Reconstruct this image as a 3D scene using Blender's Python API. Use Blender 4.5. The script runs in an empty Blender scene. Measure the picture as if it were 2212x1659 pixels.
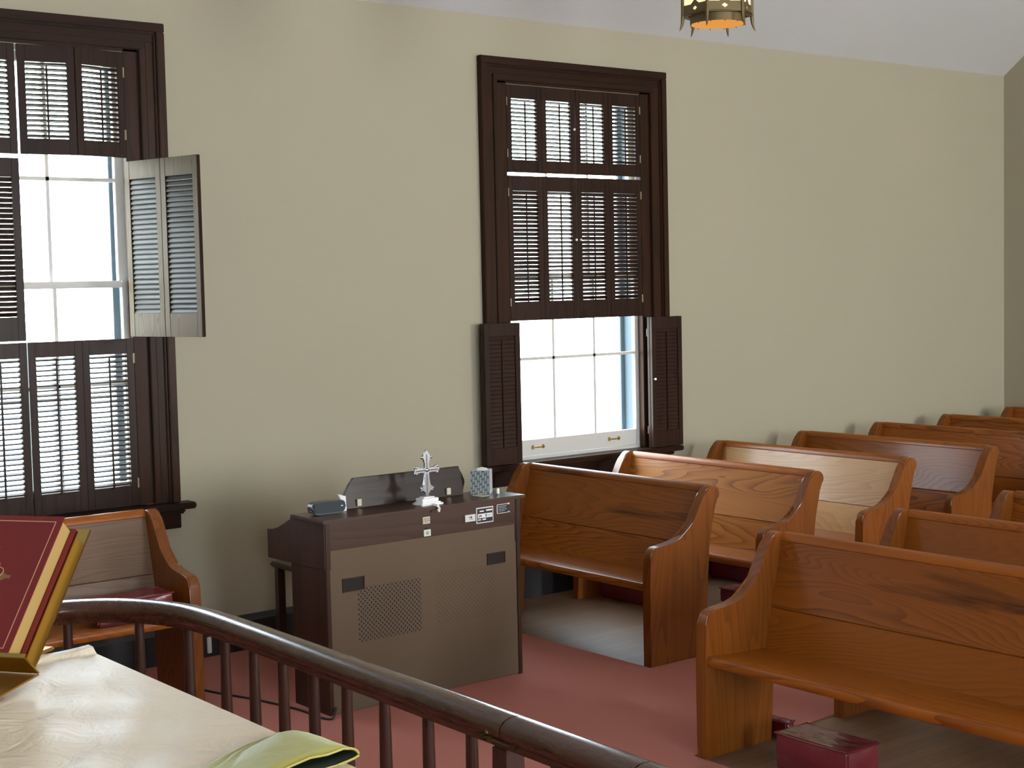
import bpy, bmesh, math, random
from mathutils import Vector, Matrix

random.seed(7)
SC = bpy.context.scene
COL = SC.collection
PI = math.pi
W = 8.03            # inner face of the window wall (Y)
XB = 12.09          # back wall (X)
XF = -2.6           # chancel end wall (X)
YO = -4.03          # opposite wall (Y)
EAVE = 3.94
SLOPE = 0.767

# ------------------------------------------------------------------ camera
cam_d = bpy.data.cameras.new('camera')
cam_d.sensor_width = 36.0
cam_d.lens = 3256.4565 / 2212.0 * 36.0
cam_d.clip_start = 0.05
cam_d.clip_end = 300
cam = bpy.data.objects.new('camera', cam_d)
COL.objects.link(cam)
yaw, pitch, roll = 0.6683, -0.0654, -0.0221
fw = Vector((math.sin(yaw) * math.cos(pitch), math.cos(yaw) * math.cos(pitch), math.sin(pitch)))
rt = Vector((math.cos(yaw), -math.sin(yaw), 0))
up = rt.cross(fw)
r2 = rt * math.cos(roll) + up * math.sin(roll)
u2 = -rt * math.sin(roll) + up * math.cos(roll)
cam.matrix_world = Matrix(((r2.x, u2.x, -fw.x, 0), (r2.y, u2.y, -fw.y, 0), (r2.z, u2.z, -fw.z, 2.15), (0, 0, 0, 1)))
SC.camera = cam

# ------------------------------------------------------------------ view, world, daylight
SC.view_settings.view_transform = 'Standard'
SC.view_settings.look = 'None'
SC.view_settings.exposure = 0.0
SC.view_settings.gamma = 1.0
SC.view_settings.use_curve_mapping = False
SC.cycles.max_bounces = 12
SC.cycles.diffuse_bounces = 7
SC.cycles.glossy_bounces = 5
SC.cycles.transparent_max_bounces = 12
SC.cycles.sample_clamp_indirect = 8.0
SC.cycles.use_denoising = True

SKY = 23.0
wd = bpy.data.worlds.new('sky')
SC.world = wd
wd.use_nodes = True
bgn = wd.node_tree.nodes['Background']
bgn.inputs['Color'].default_value = (0.80, 0.90, 1.0, 1)
bgn.inputs['Strength'].default_value = SKY


def window_light(name, loc, w, h, toward, power=None, color=(1, 1, 1)):
    """Daylight arriving through a window opening: a portal for the sky, or (with power) daylight and fill from the unseen opposite side."""
    d = bpy.data.lights.new(name, 'AREA')
    d.shape = 'RECTANGLE'
    d.size = w
    d.size_y = h
    o = bpy.data.objects.new(name, d)
    COL.objects.link(o)
    o.location = loc
    o.rotation_euler = Vector(toward).to_track_quat('-Z', 'Y').to_euler()
    if power is None:
        d.cycles.is_portal = True
        d.energy = 1
    else:
        d.energy = power
        d.color = color
    return o


window_light('daylight_portal', (3.0, W + 0.30, 2.22), 1.3, 2.6, (0, -1, 0))
window_light('daylight_portal', (6.95, W + 0.30, 2.22), 1.3, 2.6, (0, -1, 0))
OPP = (-1.2, 2.2, 6.4, 10.4)  # unseen openings; the first is added to brighten the altar
for ox, pw in zip(OPP, (58, 14, 105, 345)):
    window_light('opposite_window_and_fill', (ox, YO - 0.22, 2.25), 1.3, 2.7, (0, 1, 0), pw, (1.0, 0.94, 0.84))

# ------------------------------------------------------------------ helpers
def link(o):
    COL.objects.link(o)
    return o


def bx(bm, x0, x1, y0, y1, z0, z1, bev=0.0, seg=2):
    vs = [bm.verts.new((x, y, z)) for x in (x0, x1) for y in (y0, y1) for z in (z0, z1)]
    f = [(0, 1, 3, 2), (4, 6, 7, 5), (0, 4, 5, 1), (2, 3, 7, 6), (0, 2, 6, 4), (1, 5, 7, 3)]
    fs = [bm.faces.new([vs[i] for i in q]) for q in f]
    if bev > 0:
        es = list({e for fc in fs for e in fc.edges})
        bmesh.ops.bevel(bm, geom=es, offset=bev, segments=seg, affect='EDGES', clamp_overlap=True)
    return vs


def obox(bm, o, ax, ay, az, sx, sy, sz, bev=0.0):
    """box from corner o along three axes"""
    o = Vector(o); ax = Vector(ax); ay = Vector(ay); az = Vector(az)
    vs = [bm.verts.new(o + ax * x + ay * y + az * z) for x in (sx[0], sx[1]) for y in (sy[0], sy[1]) for z in (sz[0], sz[1])]
    f = [(0, 1, 3, 2), (4, 6, 7, 5), (0, 4, 5, 1), (2, 3, 7, 6), (0, 2, 6, 4), (1, 5, 7, 3)]
    fs = [bm.faces.new([vs[i] for i in q]) for q in f]
    if bev > 0:
        es = list({e for fc in fs for e in fc.edges})
        bmesh.ops.bevel(bm, geom=es, offset=bev, segments=2, affect='EDGES', clamp_overlap=True)
    return vs


def prism(bm, pts, fn0, fn1, bev=0.0, seg=2):
    """polygon pts (2d) mapped by fn0 / fn1 into the two end faces"""
    a = [bm.verts.new(fn0(*p)) for p in pts]
    b = [bm.verts.new(fn1(*p)) for p in pts]
    n = len(pts)
    f0 = bm.faces.new(a)
    f1 = bm.faces.new(list(reversed(b)))
    for i in range(n):
        bm.faces.new((a[i], b[i], b[(i + 1) % n], a[(i + 1) % n]))
    if bev > 0:
        es = list(f0.edges) + list(f1.edges)
        bmesh.ops.bevel(bm, geom=es, offset=bev, segments=seg, affect='EDGES', clamp_overlap=True)


def lathe(bm, prof, c=(0, 0, 0), seg=16, cap=True):
    rings = []
    for r, z in prof:
        rings.append([bm.verts.new((c[0] + r * math.cos(2 * PI * k / seg), c[1] + r * math.sin(2 * PI * k / seg), c[2] + z)) for k in range(seg)])
    for i in range(len(rings) - 1):
        for k in range(seg):
            bm.faces.new((rings[i][k], rings[i][(k + 1) % seg], rings[i + 1][(k + 1) % seg], rings[i + 1][k]))
    if cap:
        bm.faces.new(list(reversed(rings[0])))
        bm.faces.new(rings[-1])


def sphere(bm, c, r, sx=1, sy=1, sz=1, u=14, v=9):
    bmesh.ops.create_uvsphere(bm, u_segments=u, v_segments=v, radius=1.0,
                              matrix=Matrix.Translation(c) @ Matrix.Diagonal((r * sx, r * sy, r * sz, 1)))


def tube(bm, pts, r, seg=8, cap=True):
    pts = [Vector(p) for p in pts]
    rings = []
    for i, p in enumerate(pts):
        t = (pts[min(i + 1, len(pts) - 1)] - pts[max(i - 1, 0)]).normalized()
        ref = Vector((0, 0, 1)) if abs(t.z) < 0.9 else Vector((1, 0, 0))
        a = t.cross(ref).normalized()
        b = t.cross(a).normalized()
        rr = r[i] if isinstance(r, (list, tuple)) else r
        rings.append([bm.verts.new(p + a * rr * math.cos(2 * PI * k / seg) + b * rr * math.sin(2 * PI * k / seg)) for k in range(seg)])
    for i in range(len(rings) - 1):
        for k in range(seg):
            bm.faces.new((rings[i][k], rings[i][(k + 1) % seg], rings[i + 1][(k + 1) % seg], rings[i + 1][k]))
    if cap:
        bm.faces.new(list(reversed(rings[0])))
        bm.faces.new(rings[-1])


def sweep(bm, path, prof):
    """profile (lateral, z) swept along a horizontal path of (x, y)"""
    rings = []
    n = len(path)
    for i, p in enumerate(path):
        a = Vector(path[max(i - 1, 0)]); b = Vector(path[min(i + 1, n - 1)])
        t = (b - a).normalized()
        lat = Vector((t.y, -t.x))
        rings.append([bm.verts.new((p[0] + lat.x * q[0], p[1] + lat.y * q[0], q[1])) for q in prof])
    m = len(prof)
    for i in range(n - 1):
        for k in range(m):
            bm.faces.new((rings[i][k], rings[i][(k + 1) % m], rings[i + 1][(k + 1) % m], rings[i + 1][k]))
    bm.faces.new(list(reversed(rings[0])))
    bm.faces.new(rings[-1])


def obj(name, bm, mat, parent=None, smooth=True, angle=35, local=False, keep=False):
    """link one mesh object; bm is in world coordinates unless local"""
    bmesh.ops.recalc_face_normals(bm, faces=bm.faces[:])
    if parent is not None and not local:
        bm.transform(world_of(parent).inverted())
    me = bpy.data.meshes.new(name)
    bm.to_mesh(me)
    bm.free()
    mats = mat if isinstance(mat, (list, tuple)) else [mat]
    for m in mats:
        me.materials.append(m)
    if smooth:
        me.polygons.foreach_set('use_smooth', [True] * len(me.polygons))
        me.set_sharp_from_angle(angle=math.radians(angle))
    o = bpy.data.objects.new(name, me)
    if parent is not None:
        o.parent = parent
    return link(o)


def world_of(o):
    m = Matrix.LocRotScale(o.location, o.rotation_euler, o.scale)
    return world_of(o.parent) @ m if o.parent else m


def tag(o, label, cat, group=None):
    o['label'] = label
    o['category'] = cat
    if group:
        o['group'] = group
    return o


def thing(name, label, cat, loc=(0, 0, 0), rotz=0.0, group=None):
    o = link(bpy.data.objects.new(name, None))
    o.location = loc
    o.rotation_euler = (0, 0, rotz)
    return tag(o, label, cat, group)


def struct(o):
    o['kind'] = 'structure'
    return o


def children(o):
    return [c for c in bpy.data.objects if c.parent is o]


def copy_tree(o, parent=None):
    c = o.copy()
    COL.objects.link(c)
    c.parent = parent
    for ch in children(o):
        copy_tree(ch, c)
    return c


NB = bmesh.new

# ------------------------------------------------------------------ materials
def new_mat(name):
    m = bpy.data.materials.new(name)
    m.use_nodes = True
    nt = m.node_tree
    b = nt.nodes['Principled BSDF']
    return m, nt, b


def nd(nt, t, **kw):
    n = nt.nodes.new(t)
    for k, v in kw.items():
        setattr(n, k, v)
    return n


def plain(name, col, rough=0.5, metal=0.0, emit=None, es=0.0, coat=0.0):
    m, nt, b = new_mat(name)
    b.inputs['Base Color'].default_value = (*col, 1)
    b.inputs['Roughness'].default_value = rough
    b.inputs['Metallic'].default_value = metal
    b.inputs['Coat Weight'].default_value = coat
    if emit:
        b.inputs['Emission Color'].default_value = (*emit, 1)
        b.inputs['Emission Strength'].default_value = es
    return m


def mth(nt, op, a, b=None, c=None):
    n = nd(nt, 'ShaderNodeMath', operation=op)
    for i, v in enumerate((a, b, c)):
        if v is None:
            continue
        if isinstance(v, (int, float)):
            n.inputs[i].default_value = v
        else:
            nt.links.new(v, n.inputs[i])
    return n.outputs[0]


def mixc(nt, fac, a, b, mode='MIX'):
    n = nd(nt, 'ShaderNodeMix', data_type='RGBA', blend_type=mode)
    if isinstance(fac, (int, float)):
        n.inputs[0].default_value = fac
    else:
        nt.links.new(fac, n.inputs[0])
    for i, v in ((6, a), (7, b)):
        if isinstance(v, (tuple, list)):
            n.inputs[i].default_value = (*v[:3], 1)
        else:
            nt.links.new(v, n.inputs[i])
    return n.outputs[2]


def noise(nt, vec, scale, detail=2.0, rough=0.5, dist=0.0):
    n = nd(nt, 'ShaderNodeTexNoise')
    n.inputs['Scale'].default_value = scale
    n.inputs['Detail'].default_value = detail
    n.inputs['Roughness'].default_value = rough
    n.inputs['Distortion'].default_value = dist
    nt.links.new(vec, n.inputs['Vector'])
    return n.outputs['Fac']


def ramp(nt, fac, stops):
    n = nd(nt, 'ShaderNodeValToRGB')
    cr = n.color_ramp
    while len(cr.elements) < len(stops):
        cr.elements.new(0.5)
    for e, (p, c) in zip(cr.elements, stops):
        e.position = p
        e.color = (*c, 1) if len(c) == 3 else c
    nt.links.new(fac, n.inputs['Fac'])
    return n.outputs['Color']


def bump(nt, b, h, strength, dist=0.01):
    n = nd(nt, 'ShaderNodeBump')
    n.inputs['Strength'].default_value = strength
    n.inputs['Distance'].default_value = dist
    nt.links.new(h, n.inputs['Height'])
    nt.links.new(n.outputs['Normal'], b.inputs['Normal'])


def wood(name, base, dark, grain='y', rings=14.0, ringmix=0.55, rough=0.32, coat=0.25, vary=0.22, figure=2.2, fine=0.25, spec=0.5, streak=0.0, patchy=False):
    """plain-sawn board: contour-line figure stretched along the grain"""
    m, nt, b = new_mat(name)
    tc = nd(nt, 'ShaderNodeTexCoord')
    oi = nd(nt, 'ShaderNodeObjectInfo')
    off = nd(nt, 'ShaderNodeCombineXYZ')
    r = oi.outputs['Random']
    nt.links.new(mth(nt, 'MULTIPLY', r, 37.0), off.inputs[0])
    nt.links.new(mth(nt, 'MULTIPLY', r, 71.0), off.inputs[1])
    nt.links.new(mth(nt, 'MULTIPLY', r, 53.0), off.inputs[2])
    add = nd(nt, 'ShaderNodeVectorMath', operation='ADD')
    nt.links.new(tc.outputs['Object'], add.inputs[0])
    nt.links.new(off.outputs[0], add.inputs[1])
    mp = nd(nt, 'ShaderNodeMapping')
    s = {'x': (0.11, 1, 1), 'y': (1, 0.11, 1), 'z': (1, 1, 0.11)}[grain]
    mp.inputs['Scale'].default_value = s
    nt.links.new(add.outputs[0], mp.inputs['Vector'])
    v = mp.outputs['Vector']
    big = noise(nt, v, figure, 2.5, 0.45, 0.35)
    wob = noise(nt, v, 26.0, 2.0, 0.5)
    h = mth(nt, 'ADD', mth(nt, 'MULTIPLY', big, rings * 2.0), mth(nt, 'MULTIPLY', wob, 0.5))
    fr = mth(nt, 'FRACT', h)
    line = mth(nt, 'POWER', fr, 2.2)
    mp2 = nd(nt, 'ShaderNodeMapping')
    s2 = {'x': (3, 90, 90), 'y': (90, 3, 90), 'z': (90, 90, 3)}[grain]
    mp2.inputs['Scale'].default_value = s2
    nt.links.new(add.outputs[0], mp2.inputs['Vector'])
    fib = noise(nt, mp2.outputs['Vector'], 1.0, 3.0, 0.6)
    blotch = noise(nt, v, 1.3, 2.0, 0.5)
    rm = mth(nt, 'MULTIPLY', line, ringmix)
    if patchy:
        pr_ = nd(nt, 'ShaderNodeMapRange')
        pr_.inputs['From Min'].default_value = 0.42
        pr_.inputs['From Max'].default_value = 0.66
        pr_.inputs['To Min'].default_value = 0.22
        nt.links.new(noise(nt, v, 3.1, 1.0, 0.5), pr_.inputs['Value'])
        rm = mth(nt, 'MULTIPLY', rm, pr_.outputs[0])
    c1 = mixc(nt, rm, base, dark)
    c2 = mixc(nt, mth(nt, 'MULTIPLY', fib, fine), c1, dark)
    if streak:
        mp3 = nd(nt, 'ShaderNodeMapping')
        mp3.inputs['Scale'].default_value = {'x': (0.5, 5, 5), 'y': (5, 0.5, 5), 'z': (5, 5, 0.5)}[grain]
        nt.links.new(add.outputs[0], mp3.inputs['Vector'])
        sn = noise(nt, mp3.outputs['Vector'], 1.3, 4.0, 0.55, 0.6)
        sm_ = nd(nt, 'ShaderNodeMapRange')
        sm_.inputs['From Min'].default_value = 0.60
        sm_.inputs['From Max'].default_value = 0.72
        nt.links.new(sn, sm_.inputs['Value'])
        c2 = mixc(nt, mth(nt, 'MULTIPLY', sm_.outputs[0], streak), c2, tuple(x * 0.35 for x in dark))
    val = mth(nt, 'ADD', mth(nt, 'MULTIPLY', r, vary), 1.0 - vary * 0.5)
    val = mth(nt, 'MULTIPLY', val, mth(nt, 'ADD', mth(nt, 'MULTIPLY', blotch, 0.5), 0.75))
    hs = nd(nt, 'ShaderNodeHueSaturation')
    nt.links.new(c2, hs.inputs['Color'])
    nt.links.new(val, hs.inputs['Value'])
    nt.links.new(hs.outputs['Color'], b.inputs['Base Color'])
    rr = mth(nt, 'ADD', mth(nt, 'MULTIPLY', fib, 0.18), rough - 0.09)
    nt.links.new(rr, b.inputs['Roughness'])
    b.inputs['Coat Weight'].default_value = coat
    b.inputs['Coat Roughness'].default_value = 0.15
    b.inputs['Specular IOR Level'].default_value = spec
    bump(nt, b, mth(nt, 'ADD', mth(nt, 'MULTIPLY', line, 0.4), fib), 0.10, 0.003)
    return m


PINE = (0.31, 0.088, 0.008)
PINE_D = (0.085, 0.019, 0.004)
M = {}
PK = dict(grain='y', rings=30, ringmix=0.75, vary=0.3, figure=2.4, rough=0.40, coat=0.17, spec=0.20, streak=0.85, patchy=True)
M['pine'] = wood('pew_pine_boards', PINE, PINE_D, **PK)
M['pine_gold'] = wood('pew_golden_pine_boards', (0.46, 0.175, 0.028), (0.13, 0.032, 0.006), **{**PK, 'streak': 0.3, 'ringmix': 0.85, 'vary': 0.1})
M['pine_pale_glare'] = wood('pew_pale_glare_pine_boards', (0.52, 0.29, 0.115), (0.24, 0.105, 0.035), **{**PK, 'streak': 0.2, 'ringmix': 0.6, 'vary': 0.1})  # paler boards, with some window glare put into the colour
M['pine_glare_grey'] = wood('pew_glare_grey_pine_boards', (0.185, 0.115, 0.072), (0.075, 0.038, 0.022), **{**PK, 'streak': 0.3, 'vary': 0.1})  # window glare on this pew put into a greyer colour
M['pine_z'] = wood('pew_pine_end', (0.215, 0.064, 0.008), (0.09, 0.020, 0.003), 'z', rings=12, vary=0.15, figure=3.0, coat=0.28, spec=0.28)
M['walnut'] = wood('shutter_walnut', (0.030, 0.0135, 0.0085), (0.012, 0.0055, 0.004), 'z', rings=8, rough=0.38, coat=0.06, spec=0.12, vary=0.2)
M['walnut_h'] = wood('casing_walnut_horizontal', (0.030, 0.0125, 0.0075), (0.011, 0.009, 0.006), 'x', rings=8, rough=0.38, coat=0.02, spec=0.08, vary=0.1)
M['walnut_v'] = wood('casing_walnut_vertical', (0.039, 0.016, 0.0085), (0.013, 0.011, 0.007), 'z', rings=8, rough=0.38, coat=0.02, spec=0.08, vary=0.1)
M['weathered'] = wood('shutter_faded_back', (0.135, 0.092, 0.042), (0.060, 0.038, 0.020), 'z', rings=16, ringmix=0.8, rough=0.55, coat=0.0, spec=0.22, vary=0.15, figure=5)
M['weathered_slat'] = wood('louver_faded_back', (0.085, 0.076, 0.064), (0.045, 0.038, 0.030), 'x', rings=8, ringmix=0.5, rough=0.5, coat=0.0, vary=0.1, spec=0.25)
M['organ_dark'] = wood('music_rack_dark_walnut', (0.022, 0.011, 0.008), (0.012, 0.006, 0.004), 'x', rings=7, rough=0.42, coat=0.05, vary=0.05, spec=0.2)
M['rail'] = wood('rail_dark_oak', (0.078, 0.027, 0.012), (0.020, 0.007, 0.004), 'y', rings=7, rough=0.27, coat=0.32, vary=0.05)
M['baluster'] = wood('baluster_dark_oak', (0.050, 0.017, 0.010), (0.018, 0.006, 0.004), 'z', rings=6, rough=0.33, coat=0.25, vary=0.1)
M['organ'] = wood('organ_walnut', (0.066, 0.034, 0.022), (0.030, 0.014, 0.009), 'x', rings=7, rough=0.36, coat=0.06, vary=0.05, spec=0.25)
M['organ_side'] = wood('organ_walnut_side', (0.048, 0.021, 0.013), (0.022, 0.010, 0.006), 'z', rings=7, rough=0.4, coat=0.05, vary=0.05, spec=0.25)
M['bench'] = wood('bench_walnut', (0.050, 0.026, 0.017), (0.022, 0.010, 0.007), 'x', rings=7, rough=0.4, coat=0.1)
M['floorwood'] = None

# painted plaster
def plaster(name, col, bs=0.12):
    m, nt, b = new_mat(name)
    tc = nd(nt, 'ShaderNodeTexCoord')
    n1 = noise(nt, tc.outputs['Object'], 0.6, 3.0)
    n2 = noise(nt, tc.outputs['Object'], 55.0, 3.0)
    c = mixc(nt, n1, tuple(x * 0.96 for x in col), tuple(min(1, x * 1.04) for x in col))
    nt.links.new(c, b.inputs['Base Color'])
    b.inputs['Roughness'].default_value = 0.75
    bump(nt, b, n2, bs, 0.004)
    return m


M['wall'] = plaster('wall_cream_paint', (0.364, 0.331, 0.238))
M['ceiling'] = plaster('ceiling_plaster', (0.53, 0.525, 0.515))
M['white'] = plain('sash_white_paint', (0.56, 0.55, 0.52), 0.5)
M['base'] = plain('baseboard_black_paint', (0.018, 0.017, 0.018), 0.45)

# floor boards
m, nt, b = new_mat('floor_boards')
tc = nd(nt, 'ShaderNodeTexCoord')
br = nd(nt, 'ShaderNodeTexBrick')
br.offset = 0.37
br.inputs['Scale'].default_value = 1.0
br.inputs['Brick Width'].default_value = 2.6
br.inputs['Row Height'].default_value = 0.085
br.inputs['Mortar Size'].default_value = 0.0022
br.inputs['Color1'].default_value = (0.24, 0.135, 0.072, 1)
br.inputs['Color2'].default_value = (0.18, 0.098, 0.052, 1)
br.inputs['Mortar'].default_value = (0.05, 0.03, 0.02, 1)
nt.links.new(tc.outputs['Object'], br.inputs['Vector'])
mp = nd(nt, 'ShaderNodeMapping')
mp.inputs['Scale'].default_value = (3, 70, 1)
nt.links.new(tc.outputs['Object'], mp.inputs['Vector'])
fib = noise(nt, mp.outputs['Vector'], 1.0, 3.0, 0.6)
bl = noise(nt, tc.outputs['Object'], 2.2, 4.0, 0.6)
c = mixc(nt, mth(nt, 'MULTIPLY', fib, 0.5), br.outputs['Color'], (0.10, 0.062, 0.04))
c = mixc(nt, mth(nt, 'MULTIPLY', bl, 0.45), c, (0.20, 0.14, 0.10))
nt.links.new(c, b.inputs['Base Color'])
nt.links.new(mth(nt, 'ADD', mth(nt, 'MULTIPLY', bl, 0.25), 0.30), b.inputs['Roughness'])
b.inputs['Specular IOR Level'].default_value = 0.36
bump(nt, b, br.outputs['Fac'], -0.25, 0.003)
M['floorwood'] = m

# carpet
m, nt, b = new_mat('carpet_terracotta')
tc = nd(nt, 'ShaderNodeTexCoord')
n1 = noise(nt, tc.outputs['Object'], 420.0, 2.0, 0.7)
n2 = noise(nt, tc.outputs['Object'], 3.0, 4.0, 0.6)
c = mixc(nt, n1, (0.30, 0.088, 0.063), (0.54, 0.195, 0.147))
c = mixc(nt, mth(nt, 'MULTIPLY', n2, 0.45), c, (0.38, 0.130, 0.095))
nt.links.new(c, b.inputs['Base Color'])
b.inputs['Roughness'].default_value = 0.95
b.inputs['Specular IOR Level'].default_value = 0.1
b.inputs['Sheen Weight'].default_value = 0.08
bump(nt, b, n1, 0.5, 0.004)
M['carpet'] = m

# glass
m = bpy.data.materials.new('window_glass')
m.use_nodes = True
nt = m.node_tree
nt.nodes.clear()
out = nd(nt, 'ShaderNodeOutputMaterial')
tr = nd(nt, 'ShaderNodeBsdfTransparent')
tr.inputs['Color'].default_value = (0.95, 0.97, 0.97, 1)
gl = nd(nt, 'ShaderNodeBsdfGlossy')
gl.inputs['Roughness'].default_value = 0.02
mx = nd(nt, 'ShaderNodeMixShader')
mx.inputs['Fac'].default_value = 0.05
nt.links.new(tr.outputs[0], mx.inputs[1])
nt.links.new(gl.outputs[0], mx.inputs[2])
nt.links.new(mx.outputs[0], out.inputs['Surface'])
M['glass'] = m

M['brass'] = plain('brass', (0.58, 0.44, 0.15), 0.24, 1.0)
M['brass_dull'] = plain('dull_brass', (0.16, 0.12, 0.06), 0.45, 1.0)
M['brass_satin'] = plain('satin_brass', (0.50, 0.31, 0.09), 0.42, 1.0)
M['blue_shade_reveal'] = plain('reveal_blue_shade', (0.062, 0.088, 0.108), 0.6)  # blue skylit shade of the white outer reveal, put into the colour
M['hinge'] = plain('worn_brass_hinge', (0.30, 0.24, 0.16), 0.4, 1.0)
M['porcelain'] = plain('porcelain_knob', (0.85, 0.84, 0.80), 0.15, 0, coat=0.5)
M['silver'] = plain('polished_pewter', (0.42, 0.44, 0.46), 0.22, 1.0)
M['white_gloss'] = plain('white_gloss', (0.85, 0.85, 0.86), 0.22, coat=0.4)
M['black_plastic'] = plain('black_plastic', (0.012, 0.013, 0.015), 0.3)
M['grille_cloth'] = plain('dark_teal_grille', (0.022, 0.034, 0.042), 0.7)
M['paper'] = plain('white_paper', (0.80, 0.80, 0.80), 0.7)
M['cream_paper'] = plain('cream_paper', (0.55, 0.49, 0.38), 0.7)
M['green_paper'] = plain('pale_printed_sticker', (0.62, 0.66, 0.58), 0.6)
M['carton_lit_side'] = plain('carton_lit_tone', (0.50, 0.54, 0.56), 0.4)  # window light on the carton put into the colour
M['ink'] = plain('dark_ink', (0.02, 0.02, 0.025), 0.5)
M['hole'] = plain('dark_recess', (0.012, 0.008, 0.006), 0.8)
M['rubber'] = plain('black_cable_rubber', (0.012, 0.012, 0.013), 0.5)
M['outlet'] = plain('white_outlet_plastic', (0.62, 0.62, 0.60), 0.4)

# red vinyl
m, nt, b = new_mat('maroon_vinyl')
tc = nd(nt, 'ShaderNodeTexCoord')
n1 = noise(nt, tc.outputs['Object'], 9.0, 3.0, 0.6)
nt.links.new(mixc(nt, n1, (0.13, 0.014, 0.022), (0.20, 0.026, 0.036)), b.inputs['Base Color'])
b.inputs['Roughness'].default_value = 0.22
b.inputs['Coat Weight'].default_value = 0.3
bump(nt, b, n1, 0.12, 0.02)
M['vinyl'] = m

# altar cloth under clear cover
m, nt, b = new_mat('cream_cloth_with_clear_cover')
tc = nd(nt, 'ShaderNodeTexCoord')
n1 = noise(nt, tc.outputs['Object'], 11.0, 4.0, 0.55, 1.2)
n2 = noise(nt, tc.outputs['Object'], 300.0, 1.0)
nt.links.new(mixc(nt, n1, (0.90, 0.775, 0.575), (0.94, 0.85, 0.67)), b.inputs['Base Color'])
b.inputs['Roughness'].default_value = 0.55
b.inputs['Coat Weight'].default_value = 0.22
b.inputs['Coat Roughness'].default_value = 0.30
bump(nt, b, n1, 0.40, 0.03)
M['altar_cloth'] = m

# green satin
m, nt, b = new_mat('olive_green_satin')
tc = nd(nt, 'ShaderNodeTexCoord')
n1 = noise(nt, tc.outputs['Object'], 14.0, 3.0, 0.5, 0.6)
nt.links.new(mixc(nt, n1, (0.40, 0.355, 0.060), (0.48, 0.45, 0.11)), b.inputs['Base Color'])
b.inputs['Roughness'].default_value = 0.5
b.inputs['Sheen Weight'].default_value = 0.4
b.inputs['Sheen Tint'].default_value = (0.8, 1.0, 0.7, 1)
bump(nt, b, n1, 0.25, 0.02)
M['green'] = m
M['green_fold_shade'] = plain('dark_green_fold_shade', (0.012, 0.018, 0.008), 0.8)  # darkness inside the fold put into the inner face colour
M['trim_gold'] = plain('gold_braid', (0.42, 0.36, 0.10), 0.5, 0.3)

# organ back panel cloth with perforations
m, nt, b = new_mat('organ_back_panel_fibreboard')
tc = nd(nt, 'ShaderNodeTexCoord')
sp = nd(nt, 'ShaderNodeSeparateXYZ')
nt.links.new(tc.outputs['Object'], sp.inputs[0])
X, Z = sp.outputs[0], sp.outputs[2]


def lattice(x, z, p, r):
    fx = mth(nt, 'SUBTRACT', mth(nt, 'FRACT', mth(nt, 'DIVIDE', x, p)), 0.5)
    fz = mth(nt, 'SUBTRACT', mth(nt, 'FRACT', mth(nt, 'DIVIDE', z, p)), 0.5)
    d = mth(nt, 'SQRT', mth(nt, 'ADD', mth(nt, 'MULTIPLY', fx, fx), mth(nt, 'MULTIPLY', fz, fz)))
    return mth(nt, 'LESS_THAN', d, r)


def inside(x, z, x0, x1, z0, z1):
    a = mth(nt, 'MULTIPLY', mth(nt, 'GREATER_THAN', x, x0), mth(nt, 'LESS_THAN', x, x1))
    c_ = mth(nt, 'MULTIPLY', mth(nt, 'GREATER_THAN', z, z0), mth(nt, 'LESS_THAN', z, z1))
    return mth(nt, 'MULTIPLY', a, c_)


pt = 0.0255
l1 = lattice(X, Z, pt, 0.20)
l2 = lattice(mth(nt, 'ADD', X, pt / 2), mth(nt, 'ADD', Z, pt / 2), pt, 0.20)
big_h = mth(nt, 'MAXIMUM', l1, l2)
l3 = lattice(X, Z, pt, 0.10)
l4 = lattice(mth(nt, 'ADD', X, pt / 2), mth(nt, 'ADD', Z, pt / 2), pt, 0.10)
small_h = mth(nt, 'MAXIMUM', l3, l4)
hole = mth(nt, 'MAXIMUM', mth(nt, 'MULTIPLY', big_h, inside(X, Z, 0.185, 0.575, 0.355, 0.635)),
           mth(nt, 'MULTIPLY', small_h, inside(X, Z, 0.675, 1.062, 0.365, 0.640)))
n1 = noise(nt, tc.outputs['Object'], 1.8, 3.0)
n2 = noise(nt, tc.outputs['Object'], 350.0, 1.0)
c = mixc(nt, n1, (0.108, 0.070, 0.039), (0.128, 0.085, 0.049))
c = mixc(nt, mth(nt, 'MULTIPLY', n2, 0.25), c, (0.07, 0.045, 0.026))
c = mixc(nt, hole, c, (0.008, 0.006, 0.005))
nt.links.new(c, b.inputs['Base Color'])
b.inputs['Roughness'].default_value = 0.7
bump(nt, b, hole, -0.6, 0.004)
M['organ_panel'] = m

# tissue box print: short white strokes in offset columns on slate
m, nt, b = new_mat('tissue_box_print')
tc = nd(nt, 'ShaderNodeTexCoord')
sp = nd(nt, 'ShaderNodeSeparateXYZ')
nt.links.new(tc.outputs['Object'], sp.inputs[0])
hx = mth(nt, 'ADD', sp.outputs[0], sp.outputs[1])
colx = mth(nt, 'DIVIDE', hx, 0.0135)
fx = mth(nt, 'FRACT', colx)
shift = mth(nt, 'MULTIPLY', mth(nt, 'FLOOR', colx), 0.37)
fz = mth(nt, 'FRACT', mth(nt, 'ADD', mth(nt, 'DIVIDE', sp.outputs[2], 0.043), shift))
rows = mth(nt, 'LESS_THAN', mth(nt, 'FRACT', mth(nt, 'DIVIDE', sp.outputs[2], 0.0052)), 0.62)
stroke = mth(nt, 'MULTIPLY', mth(nt, 'MULTIPLY', mth(nt, 'LESS_THAN', fx, 0.72), mth(nt, 'LESS_THAN', fz, 0.72)), rows)
nt.links.new(mixc(nt, stroke, (0.085, 0.115, 0.125), (0.42, 0.46, 0.46)), b.inputs['Base Color'])
b.inputs['Roughness'].default_value = 0.5
M['tissue_print'] = m

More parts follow.
